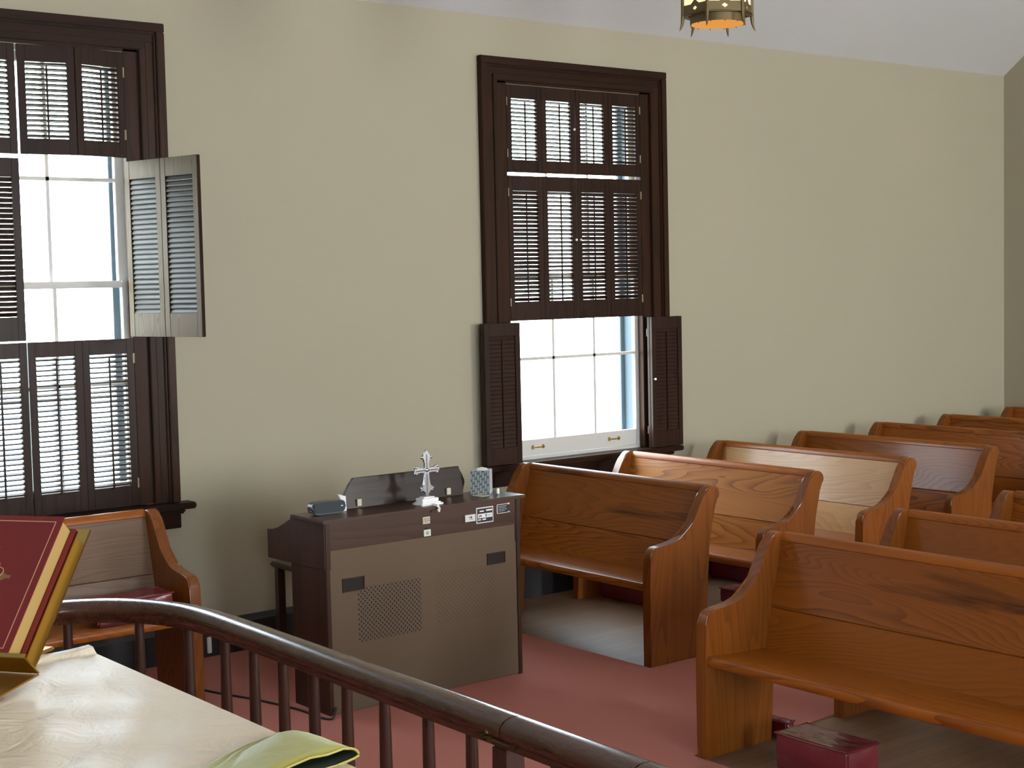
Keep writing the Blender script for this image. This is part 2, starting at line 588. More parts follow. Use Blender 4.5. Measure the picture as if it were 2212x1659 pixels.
M['book_red'] = plain('book_red_cloth', (0.145, 0.010, 0.012), 0.42)
M['book_dark'] = plain('book_dark_edge', (0.10, 0.006, 0.010), 0.35)
M['gilt'] = plain('gilt_page_edges', (0.62, 0.43, 0.16), 0.38, 0.55)
M['gold_line'] = plain('gold_stamped_line', (0.62, 0.36, 0.22), 0.35, 0.4)
M['gold_foil'] = plain('dull_gold_foil', (0.26, 0.15, 0.065), 0.4, 0.4)
M['bronze'] = plain('antique_bronze', (0.15, 0.11, 0.05), 0.5, 0.7)
M['amber'] = plain('amber_lit_glass', (0.35, 0.16, 0.02), 0.5, 0, (1.0, 0.38, 0.03), 0.62)
M['cream_lit'] = plain('cream_lit_glass', (0.8, 0.7, 0.5), 0.5, 0, (1.0, 0.78, 0.42), 1.0)
M['plate'] = plain('dark_nameplate', (0.03, 0.03, 0.035), 0.35, 0.4)
M['alu'] = plain('aluminium', (0.62, 0.62, 0.62), 0.35, 0.9)
M['lawn'] = plain('burnt_out_ground', (0.42, 0.44, 0.36), 0.9)  # overexposed brightness of the ground put into a pale colour
M['leaf'] = plain('tree_leaves', (0.06, 0.11, 0.03), 0.7)
M['bark'] = plain('tree_bark', (0.08, 0.06, 0.04), 0.9)

# ------------------------------------------------------------------ the room
def wall_with_openings(name, y0, y1, openings, mat):
    """wall along X between y0,y1 with rectangular openings (x0,x1,z0,z1) sorted by x"""
    bm = NB()
    x = XF
    for (a, b_, z0, z1) in openings:
        bx(bm, x, a, y0, y1, 0, EAVE)
        bx(bm, a, b_, y0, y1, 0, z0)
        bx(bm, a, b_, y0, y1, z1, EAVE)
        x = b_
    bx(bm, x, XB, y0, y1, 0, EAVE)
    return struct(obj(name, bm, mat, smooth=False))


ZS0, ZS1 = 0.93, 3.50
wall_with_openings('wall_left', W, W + 0.27, [(3.0 - 0.66, 3.0 + 0.66, ZS0, ZS1), (6.95 - 0.66, 6.95 + 0.66, ZS0, ZS1)], M['wall'])
wall_with_openings('wall_right', YO - 0.2, YO, [(x - 0.65, x + 0.65, 0.9, 3.6) for x in OPP], M['wall'])
RIDGE_Y0, RIDGE_Z = 4.10, EAVE + SLOPE * (W - 4.10)
RIDGE_Y1 = YO + (W - 4.10)
gab = [(YO - 0.2, 0), (W + 0.27, 0), (W + 0.27, EAVE), (W, EAVE), (RIDGE_Y0, RIDGE_Z), (RIDGE_Y1, RIDGE_Z), (YO, EAVE), (YO - 0.2, EAVE)]
for nm, xx in (('wall_back', (XB, XB + 0.2)), ('wall_front', (XF - 0.2, XF))):
    bm = NB()
    prism(bm, gab, lambda y, z: (xx[0], y, z), lambda y, z: (xx[1], y, z))
    struct(obj(nm, bm, M['wall'], smooth=False))
bm = NB()
cp = [(W, EAVE), (RIDGE_Y0, RIDGE_Z), (RIDGE_Y1, RIDGE_Z), (YO, EAVE)]
cpo = [(YO - 0.3, EAVE), (RIDGE_Y1 - 0.1, RIDGE_Z + 0.2), (RIDGE_Y0 + 0.1, RIDGE_Z + 0.2), (W + 0.3, EAVE)]
prism(bm, cp + cpo, lambda y, z: (XF - 0.2, y, z), lambda y, z: (XB + 0.2, y, z))
struct(obj('ceiling', bm, M['ceiling'], smooth=False))
bm = NB()
bx(bm, XF, XB, YO, W, -0.1, 0.0)
struct(obj('floor', bm, M['floorwood'], smooth=False))
# raised chancel platform under the altar and the rail's kerb
bm = NB()
bx(bm, XF, 1.75, YO, 5.2, 0, 0.4)
bx(bm, 1.75, 2.60, -1.7, 5.75, 0, 0.2)
struct(obj('floor_chancel', bm, M['carpet'], smooth=False))

# fitted carpet: front of the nave and the side aisle
bm = NB()
cpts = [(2.60, -2.0), (4.765, -2.0), (4.765, 4.772), (XB, 4.772), (XB, 6.034), (5.702, 6.034), (5.702, 7.995), (XF, 7.995), (XF, 5.76), (2.60, 5.76)]
prism(bm, cpts, lambda x, y: (x, y, 0.001), lambda x, y: (x, y, 0.008))
tag(obj('carpet', bm, M['carpet'], smooth=False), 'terracotta red carpet along the aisle and the front of the pews', 'carpet')

bm = NB()
prof = [(0, 0.0), (0, 0.215), (-0.010, 0.215), (-0.022, 0.19), (-0.028, 0.18), (-0.028, 0.0)]
prism(bm, prof, lambda d, z: (XF, W + d, z), lambda d, z: (XB, W + d, z))
struct(obj('baseboard_left', bm, M['base'], smooth=False))
bm = NB()
prism(bm, prof, lambda d, z: (XB + d, YO, z), lambda d, z: (XB + d, W - 0.03, z))
struct(obj('baseboard_back', bm, M['base'], smooth=False))


# ------------------------------------------------------------------ windows
def make_window(name, xc):
    root = link(bpy.data.objects.new(name, None))
    root.location = (xc, W, 0.79)
    struct(root)
    # moulded casing: backband, flat and inner bead
    def frame(bm, u0, u1, z1, z2, y0, y1, zb):
        bx(bm, xc - u1, xc - u0, y0, y1, zb, z2, 0.004)
        bx(bm, xc + u0, xc + u1, y0, y1, zb, z2, 0.004)
    bm = NB()
    for (u0, u1, d) in ((0.70, 0.738, 0.030), (0.738, 0.80, 0.022), (0.80, 0.85, 0.046), (0.786, 0.80, 0.034)):
        frame(bm, u0, u1, 0, 3.52 + (u0 - 0.70), W - d, W - 0.001, 0.945)
    obj('casing_side', bm, M['walnut_v'], root)
    bm = NB()
    for (u0, u1, d) in ((0.70, 0.738, 0.030), (0.738, 0.80, 0.022), (0.80, 0.85, 0.046), (0.786, 0.80, 0.034)):
        bx(bm, xc - u1, xc + u1, W - d - 0.001, W - 0.001, 3.52 + (u0 - 0.70), 3.52 + (u1 - 0.70), 0.004)
    obj('casing_head', bm, M['walnut_h'], root)
    bm = NB()
    for s in (-1, 1):
        a, b_ = sorted((xc + s * 0.612, xc + s * 0.70))
        bx(bm, a, b_, W - 0.006, W + 0.045, 0.945, 3.52, 0.003)
    bx(bm, xc - 0.70, xc + 0.70, W - 0.006, W + 0.045, 3.502, 3.53, 0.003)
    obj('hanging_strip', bm, M['walnut_v'], root)
    bm = NB()
    bx(bm, xc - 0.92, xc + 0.92, W - 0.105, W + 0.05, 0.905, 0.943, 0.008)
    obj('stool', bm, M['walnut_h'], root)
    bm = NB()
    bx(bm, xc - 0.855, xc + 0.855, W - 0.030, W - 0.001, 0.79, 0.905, 0.004)
    bx(bm, xc - 0.875, xc + 0.875, W - 0.055, W - 0.001, 0.875, 0.904, 0.010)
    obj('apron', bm, M['walnut_h'], root)
    # white reveal lining
    bm = NB()
    for s in (-1, 1):
        a, b_ = sorted((xc + s * 0.640, xc + s * 0.659))
        bx(bm, a, b_, W + 0.046, W + 0.135, 0.93, 3.50)
    bx(bm, xc - 0.659, xc + 0.659, W + 0.046, W + 0.29, 3.475, 3.499)
    bx(bm, xc - 0.659, xc + 0.659, W + 0.051, W + 0.32, 0.931, 0.965)
    obj('reveal', bm, M['white'], root)
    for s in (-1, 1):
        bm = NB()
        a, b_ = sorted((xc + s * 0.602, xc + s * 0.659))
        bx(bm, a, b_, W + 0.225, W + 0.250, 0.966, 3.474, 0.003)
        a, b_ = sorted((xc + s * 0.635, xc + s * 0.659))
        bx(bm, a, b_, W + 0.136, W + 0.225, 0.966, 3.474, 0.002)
        obj('blue_shade_reveal', bm, M['blue_shade_reveal'], root)  # added strips standing in for the blue-shaded outer reveal

    def sash(nm, y0, y1, z0, z1, rb, rt_, zm):
        bm = NB()
        for s in (-1, 1):
            a, b_ = sorted((xc + s * 0.582, xc + s * 0.639))
            bx(bm, a, b_, y0, y1, z0, z1, 0.003)
        bx(bm, xc - 0.583, xc + 0.583, y0, y1, z0, z0 + rb, 0.003)
        bx(bm, xc - 0.583, xc + 0.583, y0, y1, z1 - rt_, z1, 0.003)
        for s in (-1, 1):
            bx(bm, xc + s * 0.190 - 0.010, xc + s * 0.190 + 0.010, y0 + 0.004, y1 - 0.004, z0 + rb, z1 - rt_)
        bx(bm, xc - 0.583, xc + 0.583, y0 + 0.004, y1 - 0.004, zm - 0.010, zm + 0.010)
        so = obj(nm, bm, M['white'], root)
        bm = NB()
        ym = (y0 + y1) / 2
        bx(bm, xc - 0.583, xc + 0.583, ym - 0.002, ym + 0.002, z0 + rb, z1 - rt_)
        obj('pane', bm, M['glass'], so, smooth=False)
        return so
    lo = sash('lower_sash', W + 0.052, W + 0.087, 0.968, 2.222, 0.112, 0.036, 1.640)
    sash('upper_sash', W + 0.093, W + 0.128, 2.190, 3.472, 0.036, 0.050, 2.792)
    for s in (-1, 1):
        bm = NB()
        hx_ = xc + s * 0.355
        for t in (-1, 1):
            bx(bm, hx_ + t * 0.046 - 0.008, hx_ + t * 0.046 + 0.008, W + 0.040, W + 0.052, 1.012, 1.040, 0.003)
        tube(bm, [(hx_ - 0.05, W + 0.038, 1.026), (hx_, W + 0.028, 1.026), (hx_ + 0.05, W + 0.038, 1.026)], 0.005, 8)
        h_ = obj('sash_handle', bm, M['brass'], lo)
        h_['label'] = 'small brass lift handle'
    return root


make_window('window_1', 3.0)
make_window('window_2', 6.95)

# ------------------------------------------------------------------ louvered shutters
LEAF_W = 0.3035
TIERS = {'upper': (2.912, 3.498, 0.085, 0.090), 'middle': (1.907, 2.890, 0.130, 0.102), 'lower': (0.948, 1.898, 0.115, 0.085)}
TH = 0.024


def two_sided(bm, thr=0.35):
    for f in bm.faces:
        f.normal_update()
        f.material_index = 1 if f.normal.y > thr else 0


def make_leaf(parent, loc, rot, h, rb, rtp, tilt, knob=None, hinge=True, rod=True):
    """leaf local frame: x 0..LEAF_W from its hinge edge, y = outward (weathered) side +, z from bottom"""
    leaf_me = NB()
    st = 0.042
    bx(leaf_me, 0, st, -TH / 2, TH / 2, 0, h, 0.002)
    bx(leaf_me, LEAF_W - st, LEAF_W, -TH / 2, TH / 2, 0, h, 0.002)
    bx(leaf_me, st - 0.001, LEAF_W - st + 0.001, -TH / 2 + 0.001, TH / 2 - 0.001, 0.0005, rb, 0.001)
    bx(leaf_me, st - 0.001, LEAF_W - st + 0.001, -TH / 2 + 0.001, TH / 2 - 0.001, h - rtp, h - 0.0005, 0.001)
    bmesh.ops.recalc_face_normals(leaf_me, faces=leaf_me.faces[:])
    two_sided(leaf_me, 0.9)
    leaf = obj('leaf', leaf_me, [M['walnut'], M['weathered']], parent, local=True)
    leaf.location = loc
    leaf.rotation_euler = (0, 0, rot)
    # slats
    bm = NB()
    span = h - rb - rtp
    n = max(2, round(span / 0.0282))
    pit = span / n
    ca, sa = math.cos(tilt), math.sin(tilt)
    for i in range(n):
        z = rb + pit * (i + 0.5)
        tj = tilt + random.uniform(-0.05, 0.05)
        ca, sa = math.cos(tj), math.sin(tj)
        pr = [(-0.0170, 0), (-0.012, 0.0036), (0.012, 0.0036), (0.0170, 0), (0.012, -0.0036), (-0.012, -0.0036)]
        q = [(a * ca - c_ * sa, a * sa + c_ * ca) for a, c_ in pr]
        prism(bm, q, lambda y, zz: (st + 0.001, y, z + zz), lambda y, zz: (LEAF_W - st - 0.001, y, z + zz))
    bmesh.ops.recalc_face_normals(bm, faces=bm.faces[:])
    two_sided(bm, 0.30)
    obj('louvers', bm, [M['walnut'], M['weathered_slat']], leaf, local=True, smooth=False)
    if rod:
        bm = NB()
        ry = -0.0165 * abs(math.cos(tilt)) - 0.006
        bx(bm, LEAF_W / 2 - 0.005, LEAF_W / 2 + 0.005, ry - 0.004, ry + 0.004, rb - 0.01, h - rtp - 0.02, 0.0015)
        obj('tilt_rod', bm, M['walnut'], leaf, local=True)
    if knob is not None:
        bm = NB()
        sphere(bm, (LEAF_W - 0.018, -TH / 2 - 0.013, knob), 0.0095, 1, 0.8, 1)
        tube(bm, [(LEAF_W - 0.018, -TH / 2, knob), (LEAF_W - 0.018, -TH / 2 - 0.012, knob)], 0.005)
        kb = obj('knob', bm, M['porcelain'], leaf, local=True)
        kb['label'] = 'small white porcelain knob'
    if hinge:
        for hz in (0.10, h - 0.14):
            bm = NB()
            tube(bm, [(0.0, -TH / 2 - 0.003, hz), (0.0, -TH / 2 - 0.003, hz + 0.055)], 0.0028)
            bx(bm, 0.0, 0.006, -TH / 2 - 0.0015, -TH / 2, hz, hz + 0.055)
            obj('hinge', bm, M['hinge'], leaf, local=True)
    return leaf


def shutter_pair(xc, side, tier, tilt, label, angle=0.0, second=0.0, knob=None, fold=False, group=None, lift=0.0, mirror_gap=0.004, tilt2=None):
    """side -1: hinged at the left jamb, +1: at the right jamb. angle = swing of the first leaf into the room"""
    z0, z1, rb, rtp = TIERS[tier]
    h = z1 - z0
    hx_ = xc + side * 0.611
    root = thing('louvered_shutter', label, 'shutter', (hx_, W + 0.006, z0 + lift), 0.0, group)
    # direction of the closed leaf from its hinge is -side * X ; build left leaves by rotating, right leaves by mirroring
    # leaf local +x along closed direction and local +y outward (+Y world): for side -1 that is rot 0; for side +1 mirror
    root.scale = (1, 1, 1)
    holder = root
    sgn = 1 if side < 0 else -1
    t2 = tilt if tilt2 is None else tilt2
    def place(loc, a, kn, hg, tl):
        if sgn > 0:
            lf = make_leaf(holder, loc, -a, h, rb, rtp, tl, kn, hg)
        else:
            lf = make_leaf(holder, loc, a, h, rb, rtp, tl, kn, hg)
            lf.scale = (-1, 1, 1)
        return lf
    if fold:
        # both leaves folded back flat over the casing, the second in front of the first
        la = place((0, -0.066, 0), PI, None, True, tilt)
        lb_x = -sgn * LEAF_W
        lb = place((lb_x, -0.094, 0), 0.0, knob, False, t2)
        return root
    a1 = angle
    la = place((0, 0, 0), a1, None, True, tilt)
    ex = sgn * (LEAF_W + 0.001) * math.cos(a1)
    ey = -(LEAF_W + 0.001) * math.sin(a1)
    lb = place((ex, ey, 0), a1 + second, knob, abs(a1) > 0.5, t2)
    return root


D = math.radians
G = 'interior louvered shutters of the two windows'
X1, X2 = 3.0, 6.95
shutter_pair(X1, -1, 'upper', D(-20), 'left half of the upper louvered shutters in the left window, cut by the photo edge', group=G)
shutter_pair(X1, 1, 'upper', D(-20), 'right half of the upper closed dark louvered shutters in the left window', angle=D(9), second=D(-18), group=G)
shutter_pair(X1, -1, 'middle', D(-45), 'middle louvered shutter left closed at the photo edge, beside the bright bare sash', group=G)
shutter_pair(X1, 1, 'middle', D(-62), 'folding louvered shutter standing open into the room from the left window, faded face lit', angle=D(104.5), second=0.0, group=G)
shutter_pair(X1, -1, 'lower', D(20), 'lower louvered shutter of the left window, left of its bright centre gap', group=G)
shutter_pair(X1, 1, 'lower', D(20), 'lower louvered shutter of the left window, right of its bright centre gap', group=G)
KZU, KZM = 0.37, 0.42
shutter_pair(X2, -1, 'upper', D(-20), 'left half of the upper louvered shutters in the right window, beside its white knob', knob=0.31, group=G)
shutter_pair(X2, 1, 'upper', D(-20), 'right half of the upper louvered shutters in the right window, near the hanging lantern', group=G)
shutter_pair(X2, -1, 'middle', D(-44), 'left half of the middle closed shutters in the right window, left of two white knobs', knob=0.55, group=G, tilt2=D(-28))
shutter_pair(X2, 1, 'middle', D(-44), 'right half of the middle closed shutters in the right window, right of two white knobs', knob=0.55, group=G)
shutter_pair(X2, -1, 'lower', D(80), 'shutter folded back against the wall left of the bare lower sash in the right window', fold=True, group=G, tilt2=D(80))
shutter_pair(X2, 1, 'lower', D(80), 'shutter folded back right of the bare lower sash, a white knob on it', fold=True, knob=0.50, group=G, tilt2=D(80))

# ------------------------------------------------------------------ pews
PROFILE = [(0.000, 0.0), (0.005, 0.30), (0.006, 0.47), (0.014, 0.610), (0.020, 0.640), (0.031, 0.659), (0.056, 0.672), (0.100, 0.674), (0.144, 0.679),
           (0.195, 0.687), (0.240, 0.700), (0.285, 0.722), (0.325, 0.752), (0.348, 0.780), (0.364, 0.807), (0.390, 0.850), (0.414, 0.894), (0.436, 0.926), (0.458, 0.955),
           (0.478, 0.969), (0.502, 0.976), (0.528, 0.973), (0.550, 0.962), (0.564, 0.946), (0.569, 0.929), (0.566, 0.911), (0.556, 0.897),
           (0.540, 0.887), (0.530, 0.878), (0.525, 0.851), (0.514, 0.80), (0.498, 0.745), (0.484, 0.68), (0.474, 0.62), (0.463, 0.47), (0.449, 0.239), (0.438, 0.0)]


def make_pew(name, label, L, sgn, loc, rotz=0.0, group=None, supports=()):
    """local x: from the seat front to the back, y: sgn*0..sgn*L from the aisle end, z up"""
    t = thing(name, label, 'pew', loc, rotz, group)
    for (a, b_) in ((0.0, 0.062), (L - 0.062, L)):
        bm = NB()
        prism(bm, PROFILE, lambda x, z: (x, sgn * a, z), lambda x, z: (x, sgn * b_, z), 0.007, 3)
        obj('end_panel', bm, M['pine_z'], t, local=True)
    y0, y1 = sorted((sgn * 0.061, sgn * (L - 0.061)))
    bm = NB()
    sp_ = [(0.020, 0.424), (0.014, 0.432), (0.013, 0.455), (0.020, 0.466), (0.030, 0.469), (0.16, 0.458), (0.425, 0.443), (0.425, 0.405), (0.16, 0.418)]
    prism(bm, sp_, lambda x, z: (x, y0, z), lambda x, z: (x, y1, z))
    obj('seat', bm, M['pine'], t, local=True)
    # backrest: two boards with a beaded joint
    def bpt(z):
        return 0.397 + (z - 0.442) * (0.124 / 0.515)
    bm = NB()
    prism(bm, [(bpt(0.40), 0.40), (bpt(0.628), 0.628), (bpt(0.630) + 0.004, 0.631), (bpt(0.631) + 0.026, 0.631), (bpt(0.40) + 0.026, 0.40)],
          lambda x, z: (x, y0, z), lambda x, z: (x, y1, z))
    obj('back_board', bm, M['pine'], t, local=True)
    bm = NB()
    prism(bm, [(bpt(0.634), 0.6325), (bpt(0.638) - 0.003, 0.636), (bpt(0.644), 0.646), (bpt(0.932), 0.932), (bpt(0.932) + 0.028, 0.932), (bpt(0.634) + 0.026, 0.6325)],
          lambda x, z: (x, y0, z), lambda x, z: (x, y1, z))
    obj('back_board', bm, M['pine'], t, local=True)
    bm = NB()
    prism(bm, [(0.518, 0.930), (0.512, 0.936), (0.513, 0.948), (0.517, 0.958), (0.524, 0.967), (0.534, 0.973), (0.547, 0.974), (0.557, 0.968), (0.562, 0.955), (0.558, 0.938), (0.548, 0.932), (0.548, 0.930)],
          lambda x, z: (x, y0, z), lambda x, z: (x, y1, z))
    obj('top_rail', bm, M['pine'], t, local=True)
    for s in supports:
        bm = NB()
        bx(bm, 0.06, 0.40, sgn * s - 0.025, sgn * s + 0.025, 0.0, 0.410, 0.004)
        obj('support', bm, M['pine_z'], t, local=True)
    return t


LX = [5.712, 6.630, 7.555, 8.478, 9.405, 10.315, 11.240]
LAB_L = ['front pew of the window side row, dark brown back, between the organ and the aisle',
         'second pew of the window side row, honey pine back with swirling grain',
         'third pew of the window side row, pale back brightly lit',
         'fourth pew of the window side row, back boards with a bluish sheen',
         'fifth pew of the window side row, partly hidden behind the fourth',
         'sixth pew of the window side row, only its dark top showing',
         'rearmost pew of the window side row, tip of its end against the back wall']
GL = 'pews of the row along the window wall'
proto = make_pew('pew', LAB_L[0], 1.735, 1, (LX[0], 6.042, 0), 0, GL)
for i in range(1, 7):
    c = copy_tree(proto)
    c.location = (LX[i], 6.042, 0)
    c['label'] = LAB_L[i]
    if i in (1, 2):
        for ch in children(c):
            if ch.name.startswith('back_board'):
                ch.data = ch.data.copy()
                ch.data.materials[0] = M['pine_gold' if i == 1 else 'pine_pale_glare']
RX = [4.778, 5.728, 6.655]
LAB_R = ['nearest pew at the lower right, long seat with a red kneeler under it',
         'second pew of the centre row, its back rising just behind the nearest pew',
         'third pew of the centre row, only a corner showing at the right edge']
GR = 'pews of the centre row across the aisle'
proto2 = make_pew('pew', LAB_R[0], 5.45, -1, (RX[0], 4.765, 0), 0, GR, supports=(2.7,))
for i in range(1, 3):
    c = copy_tree(proto2)
    c.location = (RX[i], 4.765, 0)
    c['label'] = LAB_R[i]
lp = make_pew('pew', 'short pew under the left window, facing the altar rail', 1.95, 1, (3.512, 7.085, 0.0085), PI / 2)
for ch in children(lp):
    if ch.name.startswith('back_board'):
        ch.data.materials[0] = M['pine_glare_grey']


# ------------------------------------------------------------------ kneelers
def kneeler(label, x0, x1, y0, y1, h, z0=0.0, sag=0.012, group='red vinyl kneelers'):
    t = thing('kneeler', label, 'kneeler', ((x0 + x1) / 2, (y0 + y1) / 2, z0), 0, group)
    bm = NB()
    bx(bm, x0 + 0.006, x1 - 0.006, y0 + 0.006, y1 - 0.006, z0, z0 + h - 0.004)
    bmesh.ops.subdivide_edges(bm, edges=bm.edges[:], cuts=7, use_grid_fill=True)
    cx_, cy_ = (x0 + x1) / 2, (y0 + y1) / 2
    for v in bm.verts:
        u = (v.co.x - cx_) / ((x1 - x0) / 2)
        w_ = (v.co.y - cy_) / ((y1 - y0) / 2)
        zt = (v.co.z - z0) / h
        k = max(0, 1 - u * u) * max(0, 1 - w_ * w_)
        if zt > 0.9:
            v.co.z -= sag * (0.4 + 0.6 * math.sin(9 * u + 5 * w_)) * k
        bul = 0.012 * math.sin(PI * min(max(zt, 0), 1))
        if abs(u) > 0.9:
            v.co.x += bul * (1 if u > 0 else -1) * (1 - w_ * w_)
        if abs(w_) > 0.9:
            v.co.y += bul * (1 if w_ > 0 else -1) * (1 - u * u)
    bmesh.ops.bevel(bm, geom=[e for e in bm.edges if e.is_manifold and e.calc_face_angle() > 0.9], offset=0.009, segments=3, affect='EDGES', clamp_overlap=True)
    obj('cushion', bm, M['vinyl'], t, angle=60)
    bm = NB()
    ring = [(x0 + 0.004, y0 + 0.004), (x1 - 0.004, y0 + 0.004), (x1 - 0.004, y1 - 0.004), (x0 + 0.004, y1 - 0.004)]
    pts = []
    for i in range(4):
        a, b_ = ring[i], ring[(i + 1) % 4]
        for k in range(8):
            f = k / 8
            pts.append((a[0] + (b_[0] - a[0]) * f, a[1] + (b_[1] - a[1]) * f, z0 + h - 0.006 - 0.005 * math.sin(PI * f)))
    pts.append(pts[0])
    tube(bm, pts, 0.0045, 6)
    obj('piping', bm, M['vinyl'], t)
    return t


kneeler('shiny red vinyl kneeler on the floor under the nearest pew', 4.915, 5.135, 4.015, 4.425, 0.168)
kneeler('small red kneeler peeping out behind the end panel of the nearest pew', 5.236, 5.305, 4.635, 4.86, 0.088, z0=0.0085)
kneeler('dark maroon kneeler under the second window side pew, seen below the front pew seat', 6.80, 7.00, 7.24, 7.70, 0.20)
kneeler('dark maroon kneeler under the third window side pew, seen below the second pew seat', 7.84, 8.02, 7.10, 7.66, 0.20)
kneeler('little maroon kneeler on the floorboards between the second and third window side pews', 7.27, 7.45, 6.72, 7.02, 0.10)
kneeler('dark maroon cushion kneeler lying on the seat of the pew under the left window', 2.98, 3.40, 7.17, 7.36, 0.130, z0=0.476)

# ------------------------------------------------------------------ communion rail
def arc_path():
    pts = [(2.445, 3.12), (2.452, 3.6), (2.462, 4.1), (2.472, 4.5), (2.474, 4.75)]
    cx_, cy_, r = 2.00, 4.93, 0.475
    for k in range(0, 15):
        a = D(2 + k * 6.3)
        pts.append((cx_ + r * math.cos(a), cy_ + r * 1.20 * math.sin(a)))
    pts += [(1.7, 5.50), (1.2, 5.49), (0.5, 5.49)]
    return pts


RPROF = [(-0.028, 0.915), (-0.030, 0.930), (-0.040, 0.940), (-0.050, 0.952), (-0.053, 0.966), (-0.048, 0.982), (-0.034, 0.994), (-0.016, 1.000), (0.0, 1.001),
         (0.016, 1.000), (0.034, 0.994), (0.048, 0.982), (0.053, 0.966), (0.050, 0.952), (0.040, 0.940), (0.030, 0.930), (0.028, 0.915)]
path = arc_path()
# resample
def resample(pts, step):
    out = [Vector(pts[0])]
    for a, b_ in zip(pts[:-1], pts[1:]):
        a = Vector(a); b_ = Vector(b_)
        n = max(1, int((b_ - a).length / step))
        for k in range(1, n + 1):
            out.append(a.lerp(b_, k / n))
    return out


# smooth the corners of the path a little
fine_path = resample(path, 0.06)
for _ in range(4):
    fine_path = [fine_path[0]] + [(fine_path[i - 1] + fine_path[i] * 2 + fine_path[i + 1]) / 4 for i in range(1, len(fine_path) - 1)] + [fine_path[-1]]
rail = thing('communion_rail', 'dark polished communion rail curving round the altar, tapered balusters', 'rail', (2.45, 4.2, 0.2))
split = min(range(len(fine_path)), key=lambda i: abs(fine_path[i].y - 4.78) + (10 if fine_path[i].x < 2.2 else 0))
for seg in (fine_path[:split + 1], fine_path[split:]):
    bm = NB()
    s2 = [Vector(p) for p in seg]
    if seg is not fine_path[:split + 1] and seg[0] == fine_path[split]:
        d_ = (s2[1] - s2[0]).normalized()
        s2[0] = s2[0] + d_ * 0.003
    sweep(bm, s2, RPROF)
    obj('handrail', bm, M['rail'], rail, angle=50)
bm = NB()
sweep(bm, fine_path, [(-0.04, 0.2), (-0.04, 0.245), (0.04, 0.245), (0.04, 0.2)])
obj('bottom_rail', bm, M['rail'], rail)


def baluster_bm(x, y):
    bm = NB()
    lathe(bm, [(0.017, 0.918), (0.0185, 0.80), (0.021, 0.62), (0.024, 0.45), (0.027, 0.34), (0.022, 0.325), (0.027, 0.31), (0.027, 0.243)], (x, y, 0), 12)
    return bm


def snap(x, y):
    p = min(fine_path, key=lambda q: (q.x - x) ** 2 + (q.y - y) ** 2)
    return p.x, p.y


for (px_, py_) in ((0.9, 5.49), (1.2, 5.49), (1.55, 5.50), (1.88, 5.49), (2.165, 5.45), (2.345, 5.27), (2.435, 5.06), (2.47, 4.823), (2.471, 4.609), (2.469, 4.402), (2.467, 4.194), (2.46, 3.985), (2.457, 3.765), (2.45, 3.531), (2.446, 3.316)):
    sx_, sy_ = snap(px_, py_)
    obj('baluster', baluster_bm(sx_, py_ if px_ > 2.44 else sy_), M['baluster'], rail)
bm = NB()
prism(bm, [(-0.030, -0.030), (0.030, -0.030), (0.030, 0.030), (-0.030, 0.030)], lambda a, b_: (2.446 + a, 3.150 + b_, 0.9145), lambda a, b_: (2.446 + a * 1.45, 3.150 + b_ * 1.45, 0.2), 0.004)
obj('newel_post', bm, M['baluster'], rail)
# brass bolt across the joint
bm = NB()
tube(bm, [(2.400, 3.205, 0.938), (2.396, 3.06, 0.936)], 0.0045)
for yy in (3.20, 3.165, 3.07):
    bx(bm, 2.392, 2.412, yy - 0.009, yy + 0.009, 0.928, 0.947, 0.002)
sphere(bm, (2.394, 3.175, 0.955), 0.007)
l_ = obj('bolt', bm, M['brass_dull'], rail)
l_['label'] = 'small dull brass barrel bolt'
# the gate section beyond the joint
gate = thing('rail_gate', 'dark rail gate continuing the communion rail past its brass bolt, at the bottom centre', 'gate', (2.43, 2.3, 0.2))
for ys in ((3.114, 2.603), (2.598, 1.1)):
    bm = NB()
    sweep(bm, [Vector((2.444 - 0.02 * (3.1 - (ys[0] + (ys[1] - ys[0]) * k / 6)), ys[0] + (ys[1] - ys[0]) * k / 6)) for k in range(7)], RPROF)
    obj('handrail', bm, M['rail'], gate, angle=50)
for k in range(9):
    yy = 2.94 - k * 0.21
    obj('baluster', baluster_bm(2.444 - 0.02 * (3.1 - yy), yy), M['baluster'], gate)
bm = NB()
bx(bm, 2.37, 2.46, 1.1, 3.075, 0.2, 0.245, 0.004)
obj('bottom_rail', bm, M['rail'], gate)

# ------------------------------------------------------------------ organ
OX0, OX1, OY = 3.872, 5.112, 6.434
org = thing('organ', 'brown electric organ seen from behind, perforated back panel', 'organ', (OX0, OY, 0))
bm = NB()
bx(bm, OX0 + 0.022, OX1 - 0.022, OY + 0.008, OY + 0.022, 0.012, 0.842, 0.001)
obj('back_panel', bm, M['organ_panel'], org)
bm = NB()
bx(bm, OX0 + 0.020, OX1 - 0.020, OY + 0.004, OY + 0.020, 0.843, 0.984, 0.002)
bx(bm, OX0 + 0.03, OX1 - 0.03, OY + 0.35, OY + 0.36, 0.76, 0.97)
obj('upper_back_board', bm, M['organ'], org)
for (a, b_) in ((OX0, OX0 + 0.024), (OX1 - 0.024, OX1)):
    bm = NB()
    bx(bm, a, b_, OY, OY + 0.345, 0.0, 0.985, 0.002)
    prism(bm, [(OY + 0.002, 0.748), (OY + 0.002, 0.984), (OY + 0.285, 0.982), (OY + 0.32, 0.976), (OY + 0.35, 0.966), (OY + 0.38, 0.952), (OY + 0.42, 0.934), (OY + 0.46, 0.917), (OY + 0.51, 0.904), (OY + 0.55, 0.899), (OY + 0.578, 0.897), (OY + 0.578, 0.744)],
          lambda y, z: (a - 0.006, y, z), lambda y, z: (b_ + 0.006, y, z), 0.002)
    obj('side_panel', bm, M['organ_side'], org)
bm = NB()
